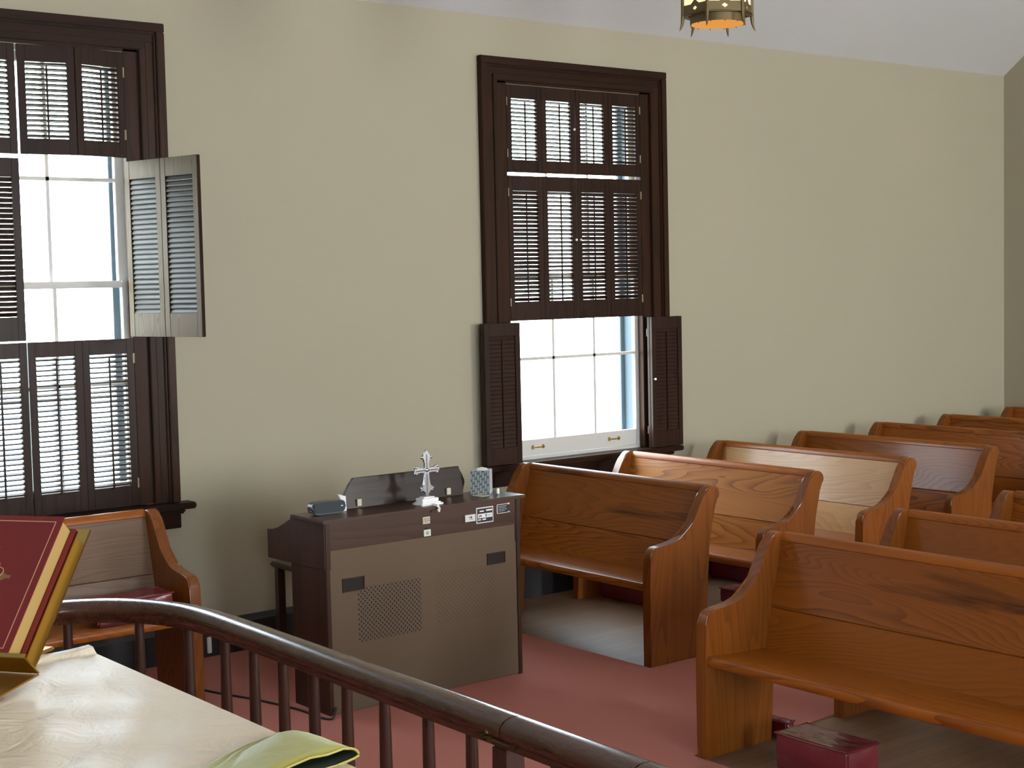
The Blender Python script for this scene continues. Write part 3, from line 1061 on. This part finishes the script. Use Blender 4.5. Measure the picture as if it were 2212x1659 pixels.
bx(bm, OX0 - 0.026, OX1 + 0.026, OY - 0.022, OY + 0.300, 0.9855, 1.003, 0.004)
obj('top_panel', bm, M['organ'], org)
bm = NB()
bx(bm, OX0 + 0.03, OX1 - 0.03, OY + 0.03, OY + 0.57, 0.75, 0.80)
obj('keyboard_shelf', bm, M['organ'], org)
for (hx0, hx1, hz0, hz1) in ((3.968, 4.099, 0.622, 0.692), (4.886, 5.010, 0.640, 0.703)):
    bm = NB()
    for (a, b_, c0, c1) in ((hx0, hx1, hz0, hz0 + 0.006), (hx0, hx1, hz1 - 0.006, hz1), (hx0, hx0 + 0.006, hz0, hz1), (hx1 - 0.006, hx1, hz0, hz1)):
        bx(bm, a, b_, OY + 0.002, OY + 0.009, c0, c1, 0.001)
    hd = obj('hand_hold', bm, M['organ_side'], org)
    bm = NB()
    bx(bm, hx0 + 0.005, hx1 - 0.005, OY + 0.0065, OY + 0.0085, hz0 + 0.005, hz1 - 0.005)
    obj('recess', bm, M['hole'], hd)
# music rack on top
RY = 6.665
rk = [(4.135, 1.004), (4.128, 1.03), (4.130, 1.06), (4.140, 1.085), (4.160, 1.105), (4.176, 1.122), (4.188, 1.142), (4.198, 1.156), (4.205, 1.160),
      (4.890, 1.160), (4.893, 1.140), (4.898, 1.125), (4.910, 1.105), (4.920, 1.085), (4.921, 1.068), (4.914, 1.050), (4.902, 1.032), (4.900, 1.020), (4.905, 1.004)]
bm = NB()
prism(bm, rk, lambda x, z: (x, RY + (z - 1.0) * 0.12, z), lambda x, z: (x, RY + 0.018 + (z - 1.0) * 0.12, z), 0.003)
rack = obj('music_rack', bm, M['organ_dark'], org)
for cxx in (4.222, 4.800):
    bm = NB()
    bx(bm, cxx - 0.013, cxx + 0.013, RY - 0.008, RY + 0.003, 1.014, 1.05, 0.001)
    cl = obj('clip', bm, M['cream_paper'], rack)
    cl['label'] = 'small pale tab'
# labels and plates on the upper board
yb = OY + 0.004


def plate(name, x0, x1, z0, z1, mat, d=0.003, lab=None, parent=org):
    bm = NB()
    bx(bm, x0, x1, yb - d, yb, z0, z1, 0.0008)
    o = obj(name, bm, mat, parent)
    if lab:
        o['label'] = lab
    return o


def strokes(name, par, rows, y, mat):
    bm = NB()
    for (x0, x1, z0, z1) in rows:
        bx(bm, x0, x1, y - 0.0008, y + 0.0002, z0, z1)
    return obj(name, bm, mat, par, smooth=False)


p = plate('paper_label', 4.467, 4.513, 0.913, 0.950, M['cream_paper'], lab='beige paper label with two printed lines')
strokes('printing', p, [(4.472, 4.507, 0.9375, 0.940), (4.471, 4.509, 0.9275, 0.9300), (4.478, 4.50, 0.9195, 0.9210)], yb - 0.003, M['ink'])
p = plate('sticker', 4.470, 4.514, 0.848, 0.882, M['green_paper'], d=0.006, lab='small white sticker with a grey-green emblem')
bm = NB()
lathe(bm, [(0.010, 0), (0.010, 0.0006)], (0, 0, 0), 16)
bm.transform(Matrix.Translation((4.492, yb - 0.0062, 0.865)) @ Matrix.Rotation(PI / 2, 4, 'X'))
obj('emblem', bm, plain('grey_green_print', (0.28, 0.34, 0.27), 0.6), p)
bm = NB()
bx(bm, 4.482, 4.492, yb - 0.004, yb, 0.883, 0.892)
obj('keyhole', bm, M['hole'], org)
p = plate('metal_tag', 4.737, 4.806, 0.893, 0.930, M['alu'], d=0.010, lab='bent grey metal tag')
strokes('printing', p, [(4.760, 4.770, 0.914, 0.918), (4.773, 4.781, 0.910, 0.921), (4.766, 4.788, 0.904, 0.906)], yb - 0.010, M['ink'])
p = plate('data_plate', 4.816, 4.932, 0.874, 0.960, M['alu'], d=0.003, lab='framed black and white data plate')
strokes('black_field', p, [(4.822, 4.926, 0.880, 0.954)], yb - 0.003, M['plate'])
strokes('white_field', p, [(4.826, 4.922, 0.903, 0.926), (4.838, 4.866, 0.936, 0.943), (4.882, 4.922, 0.938, 0.946), (4.826, 4.846, 0.891, 0.897), (4.856, 4.880, 0.891, 0.898)], yb - 0.0045, M['paper'])
strokes('printing', p, [(4.833, 4.838, 0.908, 0.919), (4.842, 4.849, 0.910, 0.920), (4.877, 4.883, 0.908, 0.922), (4.888, 4.912, 0.917, 0.9185), (4.888, 4.910, 0.911, 0.9125)], yb - 0.006, M['ink'])
p = plate('serial_plate', 4.955, 5.041, 0.915, 0.962, M['plate'], d=0.003, lab='dark serial number plate with bright rim')
strokes('rim', p, [(4.955, 5.041, 0.913, 0.9165), (4.955, 5.041, 0.9605, 0.964), (4.955, 4.960, 0.913, 0.964), (5.029, 5.045, 0.913, 0.920), (5.029, 5.045, 0.958, 0.966)], yb - 0.003, M['alu'])
strokes('printing', p, [(4.966, 5.024, 0.951, 0.953), (4.966, 5.018, 0.943, 0.9445), (4.966, 5.026, 0.934, 0.9355), (4.966, 5.010, 0.926, 0.9275)], yb - 0.003, M['alu'])

# bench behind the organ
bn = thing('organ_bench', 'dark wooden organ bench half hidden behind the left end of the organ', 'bench', (4.7, 7.42, 0))
bm = NB()
bx(bm, 4.20, 5.20, 7.27, 7.60, 0.570, 0.600, 0.008)
obj('seat', bm, M['bench'], bn)
for lx in (4.22, 5.14):
    for ly in (7.29, 7.54):
        bm = NB()
        bx(bm, lx, lx + 0.045, ly, ly + 0.045, 0.0085, 0.571, 0.003)
        obj('leg', bm, M['bench'], bn)
bm = NB()
bx(bm, 4.23, 5.17, 7.305, 7.325, 0.49, 0.571, 0.002)
obj('apron', bm, M['bench'], bn)

# things standing on the organ
TOPZ = 1.0035
sx0, sx1 = 3.895, 4.085
spk = thing('portable_speaker', 'small rounded black speaker at the left end of the organ top', 'speaker', (3.99, 6.60, TOPZ))
bm = NB()
prism(bm, [(0.100 * math.copysign(abs(math.cos(t)) ** 0.45, math.cos(t)), 0.0345 * math.copysign(abs(math.sin(t)) ** 0.55, math.sin(t))) for t in [2 * PI * k / 36 for k in range(36)]],
      lambda a, c_: (3.99 + a, 6.580, TOPZ + 0.0355 + c_), lambda a, c_: (3.99 + a * 0.96, 6.640, TOPZ + 0.0355 + c_ * 0.94), 0.006, 3)
obj('body', bm, M['black_plastic'], spk)
bm = NB()
prism(bm, [(0.091 * math.copysign(abs(math.cos(t)) ** 0.45, math.cos(t)), 0.027 * math.copysign(abs(math.sin(t)) ** 0.5, math.sin(t))) for t in [2 * PI * k / 36 for k in range(36)]],
      lambda a, c_: (3.990 + a, 6.577, TOPZ + 0.0355 + c_), lambda a, c_: (3.990 + a, 6.5805, TOPZ + 0.0355 + c_))
gr_ = obj('grille', bm, M['grille_cloth'], spk)
gr_['label'] = 'dark teal cloth grille'
bm = NB()
bx(bm, 4.058, 4.070, 6.5755, 6.5772, TOPZ + 0.037, TOPZ + 0.040)
obj('logo_mark', bm, M['alu'], spk)

bm = NB()
prism(bm, [(4.088, TOPZ), (4.124, TOPZ), (4.120, TOPZ + 0.075), (4.078, TOPZ + 0.088), (4.092, TOPZ + 0.06)], lambda x, z: (x, 6.630, z), lambda x, z: (x + 0.004, 6.650, z))
tag(obj('folded_paper', bm, M['paper'], smooth=False), 'folded white paper standing between the black speaker and the music rack', 'paper')

# cross on a white hook stand
CX, CY = 4.545, 6.505
cs = thing('standing_cross', 'silver budded cross on a white stepped stand at the front of the organ top', 'cross', (CX, CY, TOPZ))
bm = NB()
bx(bm, CX - 0.070, CX + 0.070, CY - 0.055, CY + 0.040, TOPZ, TOPZ + 0.010, 0.003)
bx(bm, CX - 0.060, CX + 0.060, CY - 0.045, CY + 0.034, TOPZ + 0.010, TOPZ + 0.016, 0.002)
bx(bm, CX - 0.052, CX + 0.052, CY - 0.036, CY + 0.030, TOPZ + 0.016, TOPZ + 0.036, 0.003)
bx(bm, CX - 0.034, CX + 0.034, CY - 0.024, CY + 0.022, TOPZ + 0.036, TOPZ + 0.043, 0.002)
base_ = obj('stand', bm, M['white_gloss'], cs)
bm = NB()
tube(bm, [(CX, CY - 0.05, TOPZ + 0.003), (CX, CY - 0.101, TOPZ + 0.002), (CX, CY - 0.108, TOPZ - 0.012), (CX, CY - 0.106, TOPZ - 0.022), (CX, CY - 0.112, TOPZ - 0.028)], [0.008, 0.008, 0.009, 0.008, 0.005], 8)
obj('hook', bm, M['white_gloss'], base_)
bm = NB()
cz = TOPZ + 0.043
half = [(0.0, 0.0), (0.010, 0.012), (0.018, 0.030), (0.024, 0.036), (0.034, 0.028), (0.042, 0.034), (0.043, 0.046), (0.034, 0.054), (0.024, 0.054), (0.019, 0.062), (0.014, 0.090), (0.0105, 0.128)]
topz = 0.152
half += [(0.040, 0.131), (0.056, 0.129), (0.060, 0.118), (0.069, 0.116), (0.075, 0.124), (0.074, 0.134), (0.086, 0.141), (0.074, 0.149), (0.075, 0.160), (0.066, 0.165), (0.058, 0.156), (0.040, 0.150), (0.0105, 0.150)]
half += [(0.012, 0.172), (0.016, 0.198), (0.022, 0.203), (0.031, 0.200), (0.035, 0.209), (0.030, 0.217), (0.019, 0.214), (0.015, 0.220), (0.012, 0.232), (0.0, 0.248)]
outl = half + [(-a, c_) for a, c_ in reversed(half[1:-1])]
prism(bm, outl, lambda a, c_: (CX + a, CY - 0.008, cz + c_), lambda a, c_: (CX + a, CY + 0.006, cz + c_), 0.0025, 2)
for (a, c_) in ((0.036, 0.043), (-0.036, 0.043), (0.068, 0.124), (-0.068, 0.124), (0.068, 0.157), (-0.068, 0.157), (0.028, 0.208), (-0.028, 0.208)):
    sphere(bm, (CX + a, CY - 0.003, cz + c_), 0.0095, 1, 0.9, 1, 10, 7)
sphere(bm, (CX, CY - 0.009, cz + 0.140), 0.011, 1, 0.5, 1, 10, 7)
tube(bm, [(CX, CY - 0.009, cz + 0.012), (CX, CY - 0.010, cz + 0.120)], 0.0035, 6)
tube(bm, [(CX, CY - 0.009, cz + 0.150), (CX, CY - 0.010, cz + 0.225)], 0.0035, 6)
tube(bm, [(CX - 0.07, CY - 0.009, cz + 0.140), (CX + 0.07, CY - 0.009, cz + 0.140)], 0.0035, 6)
obj('cross', bm, M['silver'], cs)

# tissue box
tb = thing('tissue_box', 'patterned grey tissue box at the right end of the organ top', 'tissue box', (5.0, 6.625, TOPZ), D(-46))
TURN = Matrix.Translation((5.0, 6.625, 0)) @ Matrix.Rotation(D(-46), 4, 'Z')
bm = NB()
bx(bm, -0.053, 0.053, -0.053, 0.053, TOPZ, TOPZ + 0.132, 0.002)
bmesh.ops.recalc_face_normals(bm, faces=bm.faces[:])
for f in bm.faces:
    f.normal_update()
    f.material_index = 1 if (f.normal.z > 0.7 or f.normal.x > 0.7) else 0  # top and one side take the lit tone
bm.transform(TURN)
obj('carton', bm, [M['tissue_print'], M['carton_lit_side']], tb)
bm = NB()
rr_ = random.Random(3)
lathe(bm, [(0.036, 0.0), (0.032, 0.006), (0.022, 0.010), (0.012, 0.014), (0.004, 0.016)], (0, 0, TOPZ + 0.131), 14)
for v in bm.verts:
    v.co.x += rr_.uniform(-0.006, 0.006); v.co.y += rr_.uniform(-0.006, 0.006)
bm.transform(TURN)
obj('tissue', bm, M['paper'], tb)
bm = NB()
lathe(bm, [(0.0065, 0), (0.0085, 0.004), (0.0085, 0.024), (0.005, 0.031)], (5.052, 6.545, TOPZ), 14)
tag(obj('bottle', bm, M['white_gloss']), 'tiny white bottle in front of the patterned tissue box', 'bottle')
bm = NB()
prism(bm, [(4.905, 6.50), (4.972, 6.515), (4.966, 6.60), (4.900, 6.59)], lambda x, y: (x, y, TOPZ + 0.0002), lambda x, y: (x, y, TOPZ + 0.002))
tag(obj('note_paper', bm, M['cream_paper'], smooth=False), 'pale paper slip lying flat on the organ top left of the tissue box', 'paper')

# cables and outlet
bm = NB()
cab = [(3.90, 6.425, 0.05), (3.865, 6.39, 0.016), (3.835, 6.37, 0.014), (3.812, 6.44, 0.014), (3.815, 6.60, 0.014), (3.785, 6.77, 0.014), (3.76, 6.87, 0.014), (3.716, 7.03, 0.014), (3.655, 7.19, 0.014), (3.60, 7.40, 0.014), (3.62, 7.70, 0.014), (3.80, 7.93, 0.014)]
sm = [Vector(c_) for c_ in cab]
for _ in range(2):
    sm = [sm[0]] + [q for a, b_ in zip(sm[:-1], sm[1:]) for q in (a.lerp(b_, 0.25), a.lerp(b_, 0.75))] + [sm[-1]]
tube(bm, sm, 0.0055, 6)
tag(obj('power_cable', bm, M['rubber']), 'thin black cable on the carpet from the foot of the organ', 'cable')
bm = NB()
coil = [(2.98 + 0.07 * math.cos(a) + 0.006 * math.sin(5 * a), 7.985 - 0.004 * (a % 3), 0.135 + 0.10 * math.sin(a)) for a in [k * 0.35 for k in range(46)]]
tube(bm, coil, 0.006, 6)
tag(obj('coiled_cable', bm, M['rubber']), 'loops of black cable hanging by the baseboard under the left window pew', 'cable')
ou = thing('wall_outlet', 'small pale outlet box on the black baseboard right of the left window pew', 'outlet', (4.0, W - 0.03, 0.03))
bm = NB()
bx(bm, 3.985, 4.012, W - 0.045, W - 0.0285, 0.030, 0.125, 0.003)
obj('cover', bm, M['outlet'], ou)

# ------------------------------------------------------------------ altar, cloth, book on stand
AX0, AX1, AY0, AY1, AZ = 0.42, 1.236, 0.95, 3.035, 1.392
al = thing('altar', 'altar table under the cream cloth at the lower left', 'altar', (0.83, 2.0, 0.4))
bm = NB()
bx(bm, AX0, AX1 - 0.012, AY0, AY1 - 0.012, AZ - 0.05, AZ, 0.004)
obj('top', bm, M['walnut_h'], al)
bm = NB()
bx(bm, AX0 + 0.06, AX1 - 0.08, AY0 + 0.08, AY1 - 0.08, 0.4, AZ - 0.05, 0.004)
obj('body', bm, M['walnut_v'], al)
bm = NB()
nx, ny = 40, 240
rn = random.Random(11)
gv = []


def cloth_z(x, y):
    z = AZ + 0.006
    fo = max(0.0, min(1.0, (AX1 - x) / 0.12))
    z += fo * (0.0016 * math.sin(23 * x + 9 * y) * math.sin(17 * y - 7 * x) + 0.0012 * math.sin(41 * x - 30 * y))
    e_ = max(0.0, min(1.0, (y - (AY1 - 0.040)) / 0.022))
    z += 0.014 * e_ * e_ * (3 - 2 * e_) * (0.75 + 0.25 * math.sin(30 * x + 1.0))
    return z


for i in range(nx + 1):
    row = []
    for j in range(ny + 1):
        x = AX0 - 0.004 + (AX1 - AX0 + 0.008) * i / nx
        y = AY0 - 0.004 + (AY1 - AY0 + 0.008) * j / ny
        row.append(bm.verts.new((x, y, cloth_z(x, y))))
    gv.append(row)
for i in range(nx):
    for j in range(ny):
        bm.faces.new((gv[i][j], gv[i + 1][j], gv[i + 1][j + 1], gv[i][j + 1]))
ring = [gv[i][0] for i in range(nx + 1)] + [gv[nx][j] for j in range(1, ny + 1)] + [gv[i][ny] for i in range(nx - 1, -1, -1)] + [gv[0][j] for j in range(ny - 1, 0, -1)]
cen = Vector(((AX0 + AX1) / 2, (AY0 + AY1) / 2, 0))
prev = ring
for lv in range(1, 6):
    cur = []
    for k, v in enumerate(ring):
        ox = 0.006 * (1 if v.co.x > cen.x else -1) if abs(v.co.x - cen.x) > (AX1 - AX0) / 2 - 0.001 else 0
        oy = 0.006 * (1 if v.co.y > cen.y else -1) if abs(v.co.y - cen.y) > (AY1 - AY0) / 2 - 0.001 else 0
        wv = 1 + 0.5 * math.sin(k * 0.45) * lv / 5
        cur.append(bm.verts.new((v.co.x + ox * wv, v.co.y + oy * wv, AZ + 0.006 - 0.045 * lv + (v.co.z - AZ - 0.006) * (1 - lv / 5))))
    n_ = len(ring)
    for k in range(n_):
        bm.faces.new((prev[k], prev[(k + 1) % n_], cur[(k + 1) % n_], cur[k]))
    prev = cur
ac = obj('altar_cloth', bm, M['altar_cloth'], angle=80)
tag(ac, 'cream altar cloth under a wrinkled clear cover at the lower left', 'cloth')

# book stand
lam = D(42.5)
a_ = Vector((0.815, 0.58, 0)).normalized()
wv_ = Vector((-a_.y, a_.x, 0))
ev = a_ * math.sin(lam) + Vector((0, 0, math.cos(lam)))
nv = -a_ * math.cos(lam) + Vector((0, 0, math.sin(lam)))
BO = Vector((1.045, 2.835, 1.427))
st_ = thing('book_stand', 'polished brass book stand holding up the red book on the altar', 'stand', (0.9, 2.9, 1.4))
bm = NB()
obox(bm, BO, wv_, ev, nv, (0, 0.42), (-0.002, 0.325), (-0.004, 0.002), 0.001)
obj('plate', bm, M['brass'], st_)
bm = NB()
obox(bm, BO, wv_, ev, nv, (-0.012, 0.42), (-0.004, 0.0), (-0.004, 0.058), 0.001)
obox(bm, BO, wv_, ev, nv, (-0.012, 0.42), (-0.002, 0.006), (0.055, 0.058), 0.001)
obj('ledge', bm, M['brass'], st_)
bm = NB()
zl = (BO.z - 1.4)
hip = BO + wv_ * 0.21
wb_ = wv_
dn_ = (-a_ * 0.16 + Vector((0, 0, -0.013))).normalized()
obox(bm, BO + Vector((0, 0, -0.010)), wb_, dn_, wb_.cross(dn_) if wb_.cross(dn_).z > 0 else dn_.cross(wb_), (-0.010, 0.42), (-0.004, 0.15), (0, 0.004), 0.0012)
obj('base_plate', bm, M['brass_satin'], st_)
bm = NB()
bx(bm, -0.11, 0.11, -0.10, 0.10, 0.0, 0.008, 0.003)
lathe(bm, [(0.020, 0.008), (0.014, 0.03), (0.012, 0.10)], (0.03, 0, 0), 14)
rotm = Matrix.Translation((hip.x + a_.x * 0.13, hip.y + a_.y * 0.13, 1.4045)) @ Matrix.Rotation(math.atan2(a_.y, a_.x), 4, 'Z')
bm.transform(rotm)
obj('foot', bm, M['brass_satin'], st_)

bk = thing('book', 'thick red book with gilt page edges and gold stamping leaning on the brass stand', 'book', tuple(BO + ev * 0.004))
B0 = BO + ev * 0.003 + nv * 0.0035
W0, W1_ = 0.029, 0.270
H_ = 0.318
TK = 0.050
bm = NB()
obox(bm, B0, wv_, ev, nv, (W0, W1_), (0.0, H_), (0.0, 0.0045), 0.001)
obj('back_cover', bm, M['book_red'], bk)
bm = NB()
obox(bm, B0, wv_, ev, nv, (W0 + 0.004, W1_), (0.0, H_), (TK - 0.0045, TK), 0.001)
cv = obj('front_cover', bm, M['book_red'], bk)
bm = NB()
obox(bm, B0, wv_, ev, nv, (W0 + 0.010, W1_ - 0.004), (0.005, H_ - 0.006), (0.0045, TK - 0.0045), 0.002)
pg = obj('pages', bm, M['gilt'], bk)
pg['label'] = 'gilt page edges'
bm = NB()
obox(bm, B0, wv_, ev, nv, (W1_ - 0.004, W1_ + 0.003), (0.0, H_), (0.0, TK), 0.002)
obj('spine', bm, M['book_red'], bk)
# gold line border and emblem on the front cover
bm = NB()
ti = 0.013
t0 = TK + 0.0001
for (wa, wb, ea, eb) in ((W0 + 0.004 + ti, W0 + 0.006 + ti, ti, H_ - ti), (W1_ - ti - 0.002, W1_ - ti, ti, H_ - ti), (W0 + 0.004 + ti, W1_ - ti, H_ - ti - 0.002, H_ - ti), (W0 + 0.004 + ti, W1_ - ti, ti, ti + 0.002)):
    obox(bm, B0, wv_, ev, nv, (wa, wb), (ea, eb), (t0 - 0.0005, t0 + 0.0003))
obj('gold_border', bm, M['gold_line'], cv, smooth=False)
bm = NB()
ec, wc = 0.172, 0.154
def foil(pts):
    prism(bm, pts, lambda w_, e_: tuple(B0 + wv_ * w_ + ev * e_ + nv * (t0 - 0.0005)), lambda w_, e_: tuple(B0 + wv_ * w_ + ev * e_ + nv * (t0 + 0.0004)))
# ornamental cross with flared arms and a scalloped rosette
for k in range(4):
    an = k * PI / 2
    L_ = 0.060 if k % 2 else 0.046
    ca, sa = math.cos(an), math.sin(an)
    sh = [(0.006, -0.004), (L_ - 0.018, -0.004), (L_ - 0.01, -0.010), (L_, -0.004), (L_ + 0.010, -0.0035), (L_ + 0.010, 0.0035), (L_, 0.004), (L_ - 0.01, 0.010), (L_ - 0.018, 0.004), (0.006, 0.004)]
    foil([(wc + x * ca - y * sa, ec + x * sa + y * ca) for x, y in sh])
obj('gold_emblem', bm, M['gold_foil'], cv, smooth=False)
bm = NB()
rp = []
for k in range(81):
    an = 2 * PI * k / 80
    r_ = 0.030 + 0.007 * abs(math.sin(4 * an))
    rp.append(tuple(B0 + wv_ * (wc + r_ * math.cos(an)) + ev * (ec + r_ * math.sin(an)) + nv * t0))
tube(bm, rp, 0.0012, 5)
obj('gold_scroll', bm, M['gold_line'], cv)

# green satin folded over the altar edge
gs = thing('green_cloth', 'folded olive green satin cloth lying over the near edge of the altar', 'cloth', (1.15, 2.1, 1.4))
bm = NB()
secs = []
zt = AZ + 0.0105
#            y     x_left  x_crest  z_crest  x_right z_right  x_under
rowsg = [(2.215, 1.205, 1.232, 0.003, 1.241, 0.002, 1.225),
         (2.195, 1.160, 1.222, 0.010, 1.245, 0.004, 1.210),
         (2.165, 1.095, 1.210, 0.020, 1.248, 0.006, 1.190),
         (2.130, 1.030, 1.203, 0.026, 1.250, 0.007, 1.170),
         (2.095, 0.975, 1.203, 0.028, 1.252, 0.007, 1.150),
         (2.065, 0.930, 1.208, 0.0265, 1.253, 0.007, 1.140),
         (2.035, 0.900, 1.214, 0.026, 1.254, 0.009, 1.130),
         (2.002, 0.880, 1.224, 0.026, 1.254, 0.009, 1.130)]
for (y, xl, xc_, zc_, xr, zr, xu) in rowsg:
    pts = []
    for k in range(13):           # rise from the altar to the crest
        f = k / 12
        s = f * f * (3 - 2 * f)
        g = max(0.0, (f - 0.35) / 0.65)
        g = g * g * (3 - 2 * g)
        pts.append((xl + (xc_ - xl) * f, zt + zc_ * (0.15 * s + 0.85 * g) + 0.0015 * math.sin(30 * f + 20 * y)))
    for k in range(1, 9):         # over the crest and round to the right edge
        an = PI / 2 * k / 8
        pts.append((xc_ + (xr - xc_) * math.sin(an), zt + zr + (zc_ - zr) * math.cos(an)))
    for k in range(1, 8):         # and back underneath
        f = k / 7
        pts.append((xr + (xu - xr) * (f ** 1.3), zt + zr * (1 - f) ** 1.5 - 0.0005))
    secs.append([bm.verts.new((px_, y + 0.004 * math.sin(px_ * 40), pz_)) for px_, pz_ in pts])
for i in range(len(secs) - 1):
    for k in range(len(secs[0]) - 1):
        bm.faces.new((secs[i][k], secs[i][k + 1], secs[i + 1][k + 1], secs[i + 1][k]))
hem_pts = [tuple(v.co) for v in secs[-1][4:24]]
sheet = obj('sheet', bm, [M['green'], M['green_fold_shade']], gs, angle=80)
sol = sheet.modifiers.new('thickness', 'SOLIDIFY')
sol.thickness = 0.002
sol.offset = 0
sol.material_offset = 1
sol.material_offset_rim = 0
bm = NB()
tube(bm, hem_pts, 0.0022, 6)
obj('hem', bm, M['trim_gold'], gs)

# ------------------------------------------------------------------ hanging lantern
LXc, LYc = 5.64, 5.40
lan = thing('hanging_lantern', 'six sided bronze lantern with amber glass hanging above the aisle', 'lantern', (LXc, LYc, 3.41))
vdir = math.atan2(LYc, LXc)          # from the camera side
R_ = 0.178
phis = [vdir + PI + D(x) for x in (-76, -16, 44, 104, 164, 224)]
cor = [(LXc + R_ * math.cos(p_), LYc + R_ * math.sin(p_)) for p_ in phis]
for (cx_, cy_), p_ in zip(cor, phis):
    dx, dy = math.cos(p_), math.sin(p_)
    bm = NB()
    tube(bm, [(cx_, cy_, 4.02), (cx_, cy_, 3.50), (cx_ + dx * 0.001, cy_ + dy * 0.001, 3.47), (cx_ + dx * 0.004, cy_ + dy * 0.004, 3.445), (cx_ + dx * 0.012, cy_ + dy * 0.012, 3.422), (cx_ + dx * 0.020, cy_ + dy * 0.020, 3.408)],
         [0.0095, 0.0095, 0.010, 0.0075, 0.0045, 0.0008], 6)
    obj('post', bm, M['bronze'], lan)
for k in range(6):
    p0 = Vector((*cor[k], 0)); p1 = Vector((*cor[(k + 1) % 6], 0))
    tx = (p1 - p0).normalized()
    nn = Vector((tx.y, -tx.x, 0))
    mid = (p0 + p1) / 2
    if (mid - Vector((LXc, LYc, 0))).dot(nn) < 0:
        nn = -nn
    Ls = (p1 - p0).length
    zb0, zb1 = 3.487, 3.535
    bm = NB()
    zc0 = 3.514
    dd = 0.0125
    h = Ls / 2
    # band with a diamond cut-out and a pointed crest, in four quads round the hole + crest
    def P3(s, z, o):
        return tuple(mid + tx * s + nn * o + Vector((0, 0, z)))
    outer = [(-h, zb0), (0, zb0), (h, zb0), (h, zc0), (h, zb1), (0.028, zb1), (0, zb1 + 0.022), (-0.028, zb1), (-h, zb1), (-h, zc0)]
    dia = {'b': (0, zc0 - 0.0115), 'r': (0.0165, zc0), 't': (0, zc0 + 0.0115), 'l': (-0.0165, zc0)}
    polys = [[(-h, zb0), (0, zb0), dia['b'], dia['l'], (-h, zc0)], [(0, zb0), (h, zb0), (h, zc0), dia['r'], dia['b']],
             [(h, zc0), (h, zb1), (0.028, zb1), (0, zb1 + 0.022), dia['t'], dia['r']], [dia['l'], dia['t'], (0, zb1 + 0.022), (-0.028, zb1), (-h, zb1), (-h, zc0)]]
    for pl in polys:
        prism(bm, pl, lambda s, z: P3(s, z, -0.002), lambda s, z: P3(s, z, 0.002))
    prism(bm, [(-h, zb0 - 0.003), (h, zb0 - 0.003), (h, zb0 + 0.002), (-h, zb0 + 0.002)], lambda s, z: P3(s, z, -0.02), lambda s, z: P3(s, z, 0.005))
    obj('band', bm, M['bronze'], lan, smooth=False)
    bm = NB()
    prism(bm, [(-h, 3.99), (h, 3.99), (h, 4.02), (-h, 4.02)], lambda s, z: P3(s, z, -0.004), lambda s, z: P3(s, z, 0.004))
    obj('upper_rim', bm, M['bronze'], lan, smooth=False)
    bm = NB()
    prism(bm, [(-h, zb0 + 0.004), (h, zb0 + 0.004), (h, 3.99), (-h, 3.99)], lambda s, z: P3(s, z, -0.010), lambda s, z: P3(s, z, -0.006))
    pn = obj('glass_panel', bm, M['cream_lit'], lan, smooth=False)
    pn['label'] = 'glowing cream glass panel'
bm = NB()
lathe(bm, [(0.137, 3.497), (0.139, 3.497), (0.139, 3.445), (0.133, 3.445), (0.133, 3.497)], (LXc, LYc, 0), 36, cap=False)
lathe(bm, [(0.135, 3.488), (0.175, 3.488), (0.175, 3.492), (0.135, 3.492)], (LXc, LYc, 0), 36, cap=False)
for k in range(12):
    an = 2 * PI * k / 12
    tube(bm, [(LXc + 0.137 * math.cos(an), LYc + 0.137 * math.sin(an), 3.448), (LXc + 0.137 * math.cos(an), LYc + 0.137 * math.sin(an), 3.438)], [0.005, 0.0008], 5)
obj('drum', bm, M['bronze'], lan)
bm = NB()
lathe(bm, [(0.05, 3.4405), (0.134, 3.444), (0.134, 3.450)], (LXc, LYc, 0), 36)
dk = obj('bottom_glass', bm, M['amber'], lan)
dk['label'] = 'glowing amber glass disc'
bm = NB()
lathe(bm, [(0.195, 4.02), (0.19, 4.035), (0.10, 4.13), (0.05, 4.20), (0.03, 4.26)], (LXc, LYc, 0), 6)
obj('cap', bm, M['bronze'], lan, smooth=False)
bm = NB()
ztop = EAVE + SLOPE * (W - LYc)
zc_ = 4.26
k = 0
while zc_ < ztop - 0.02:
    a0 = 0 if k % 2 else PI / 2
    tube(bm, [(LXc + 0.010 * math.cos(t) * math.cos(a0), LYc + 0.010 * math.cos(t) * math.sin(a0), zc_ + 0.02 + 0.022 * math.sin(t)) for t in [2 * PI * q / 8 for q in range(9)]], 0.003, 5, cap=False)
    zc_ += 0.036
    k += 1
obj('chain', bm, M['bronze'], lan)
# ------------------------------------------------------------------ outside: lawn
bm = NB()
bx(bm, -60, 80, W + 0.5, 120, -0.7, -0.6)
struct(obj('ground', bm, M['lawn'], smooth=False))
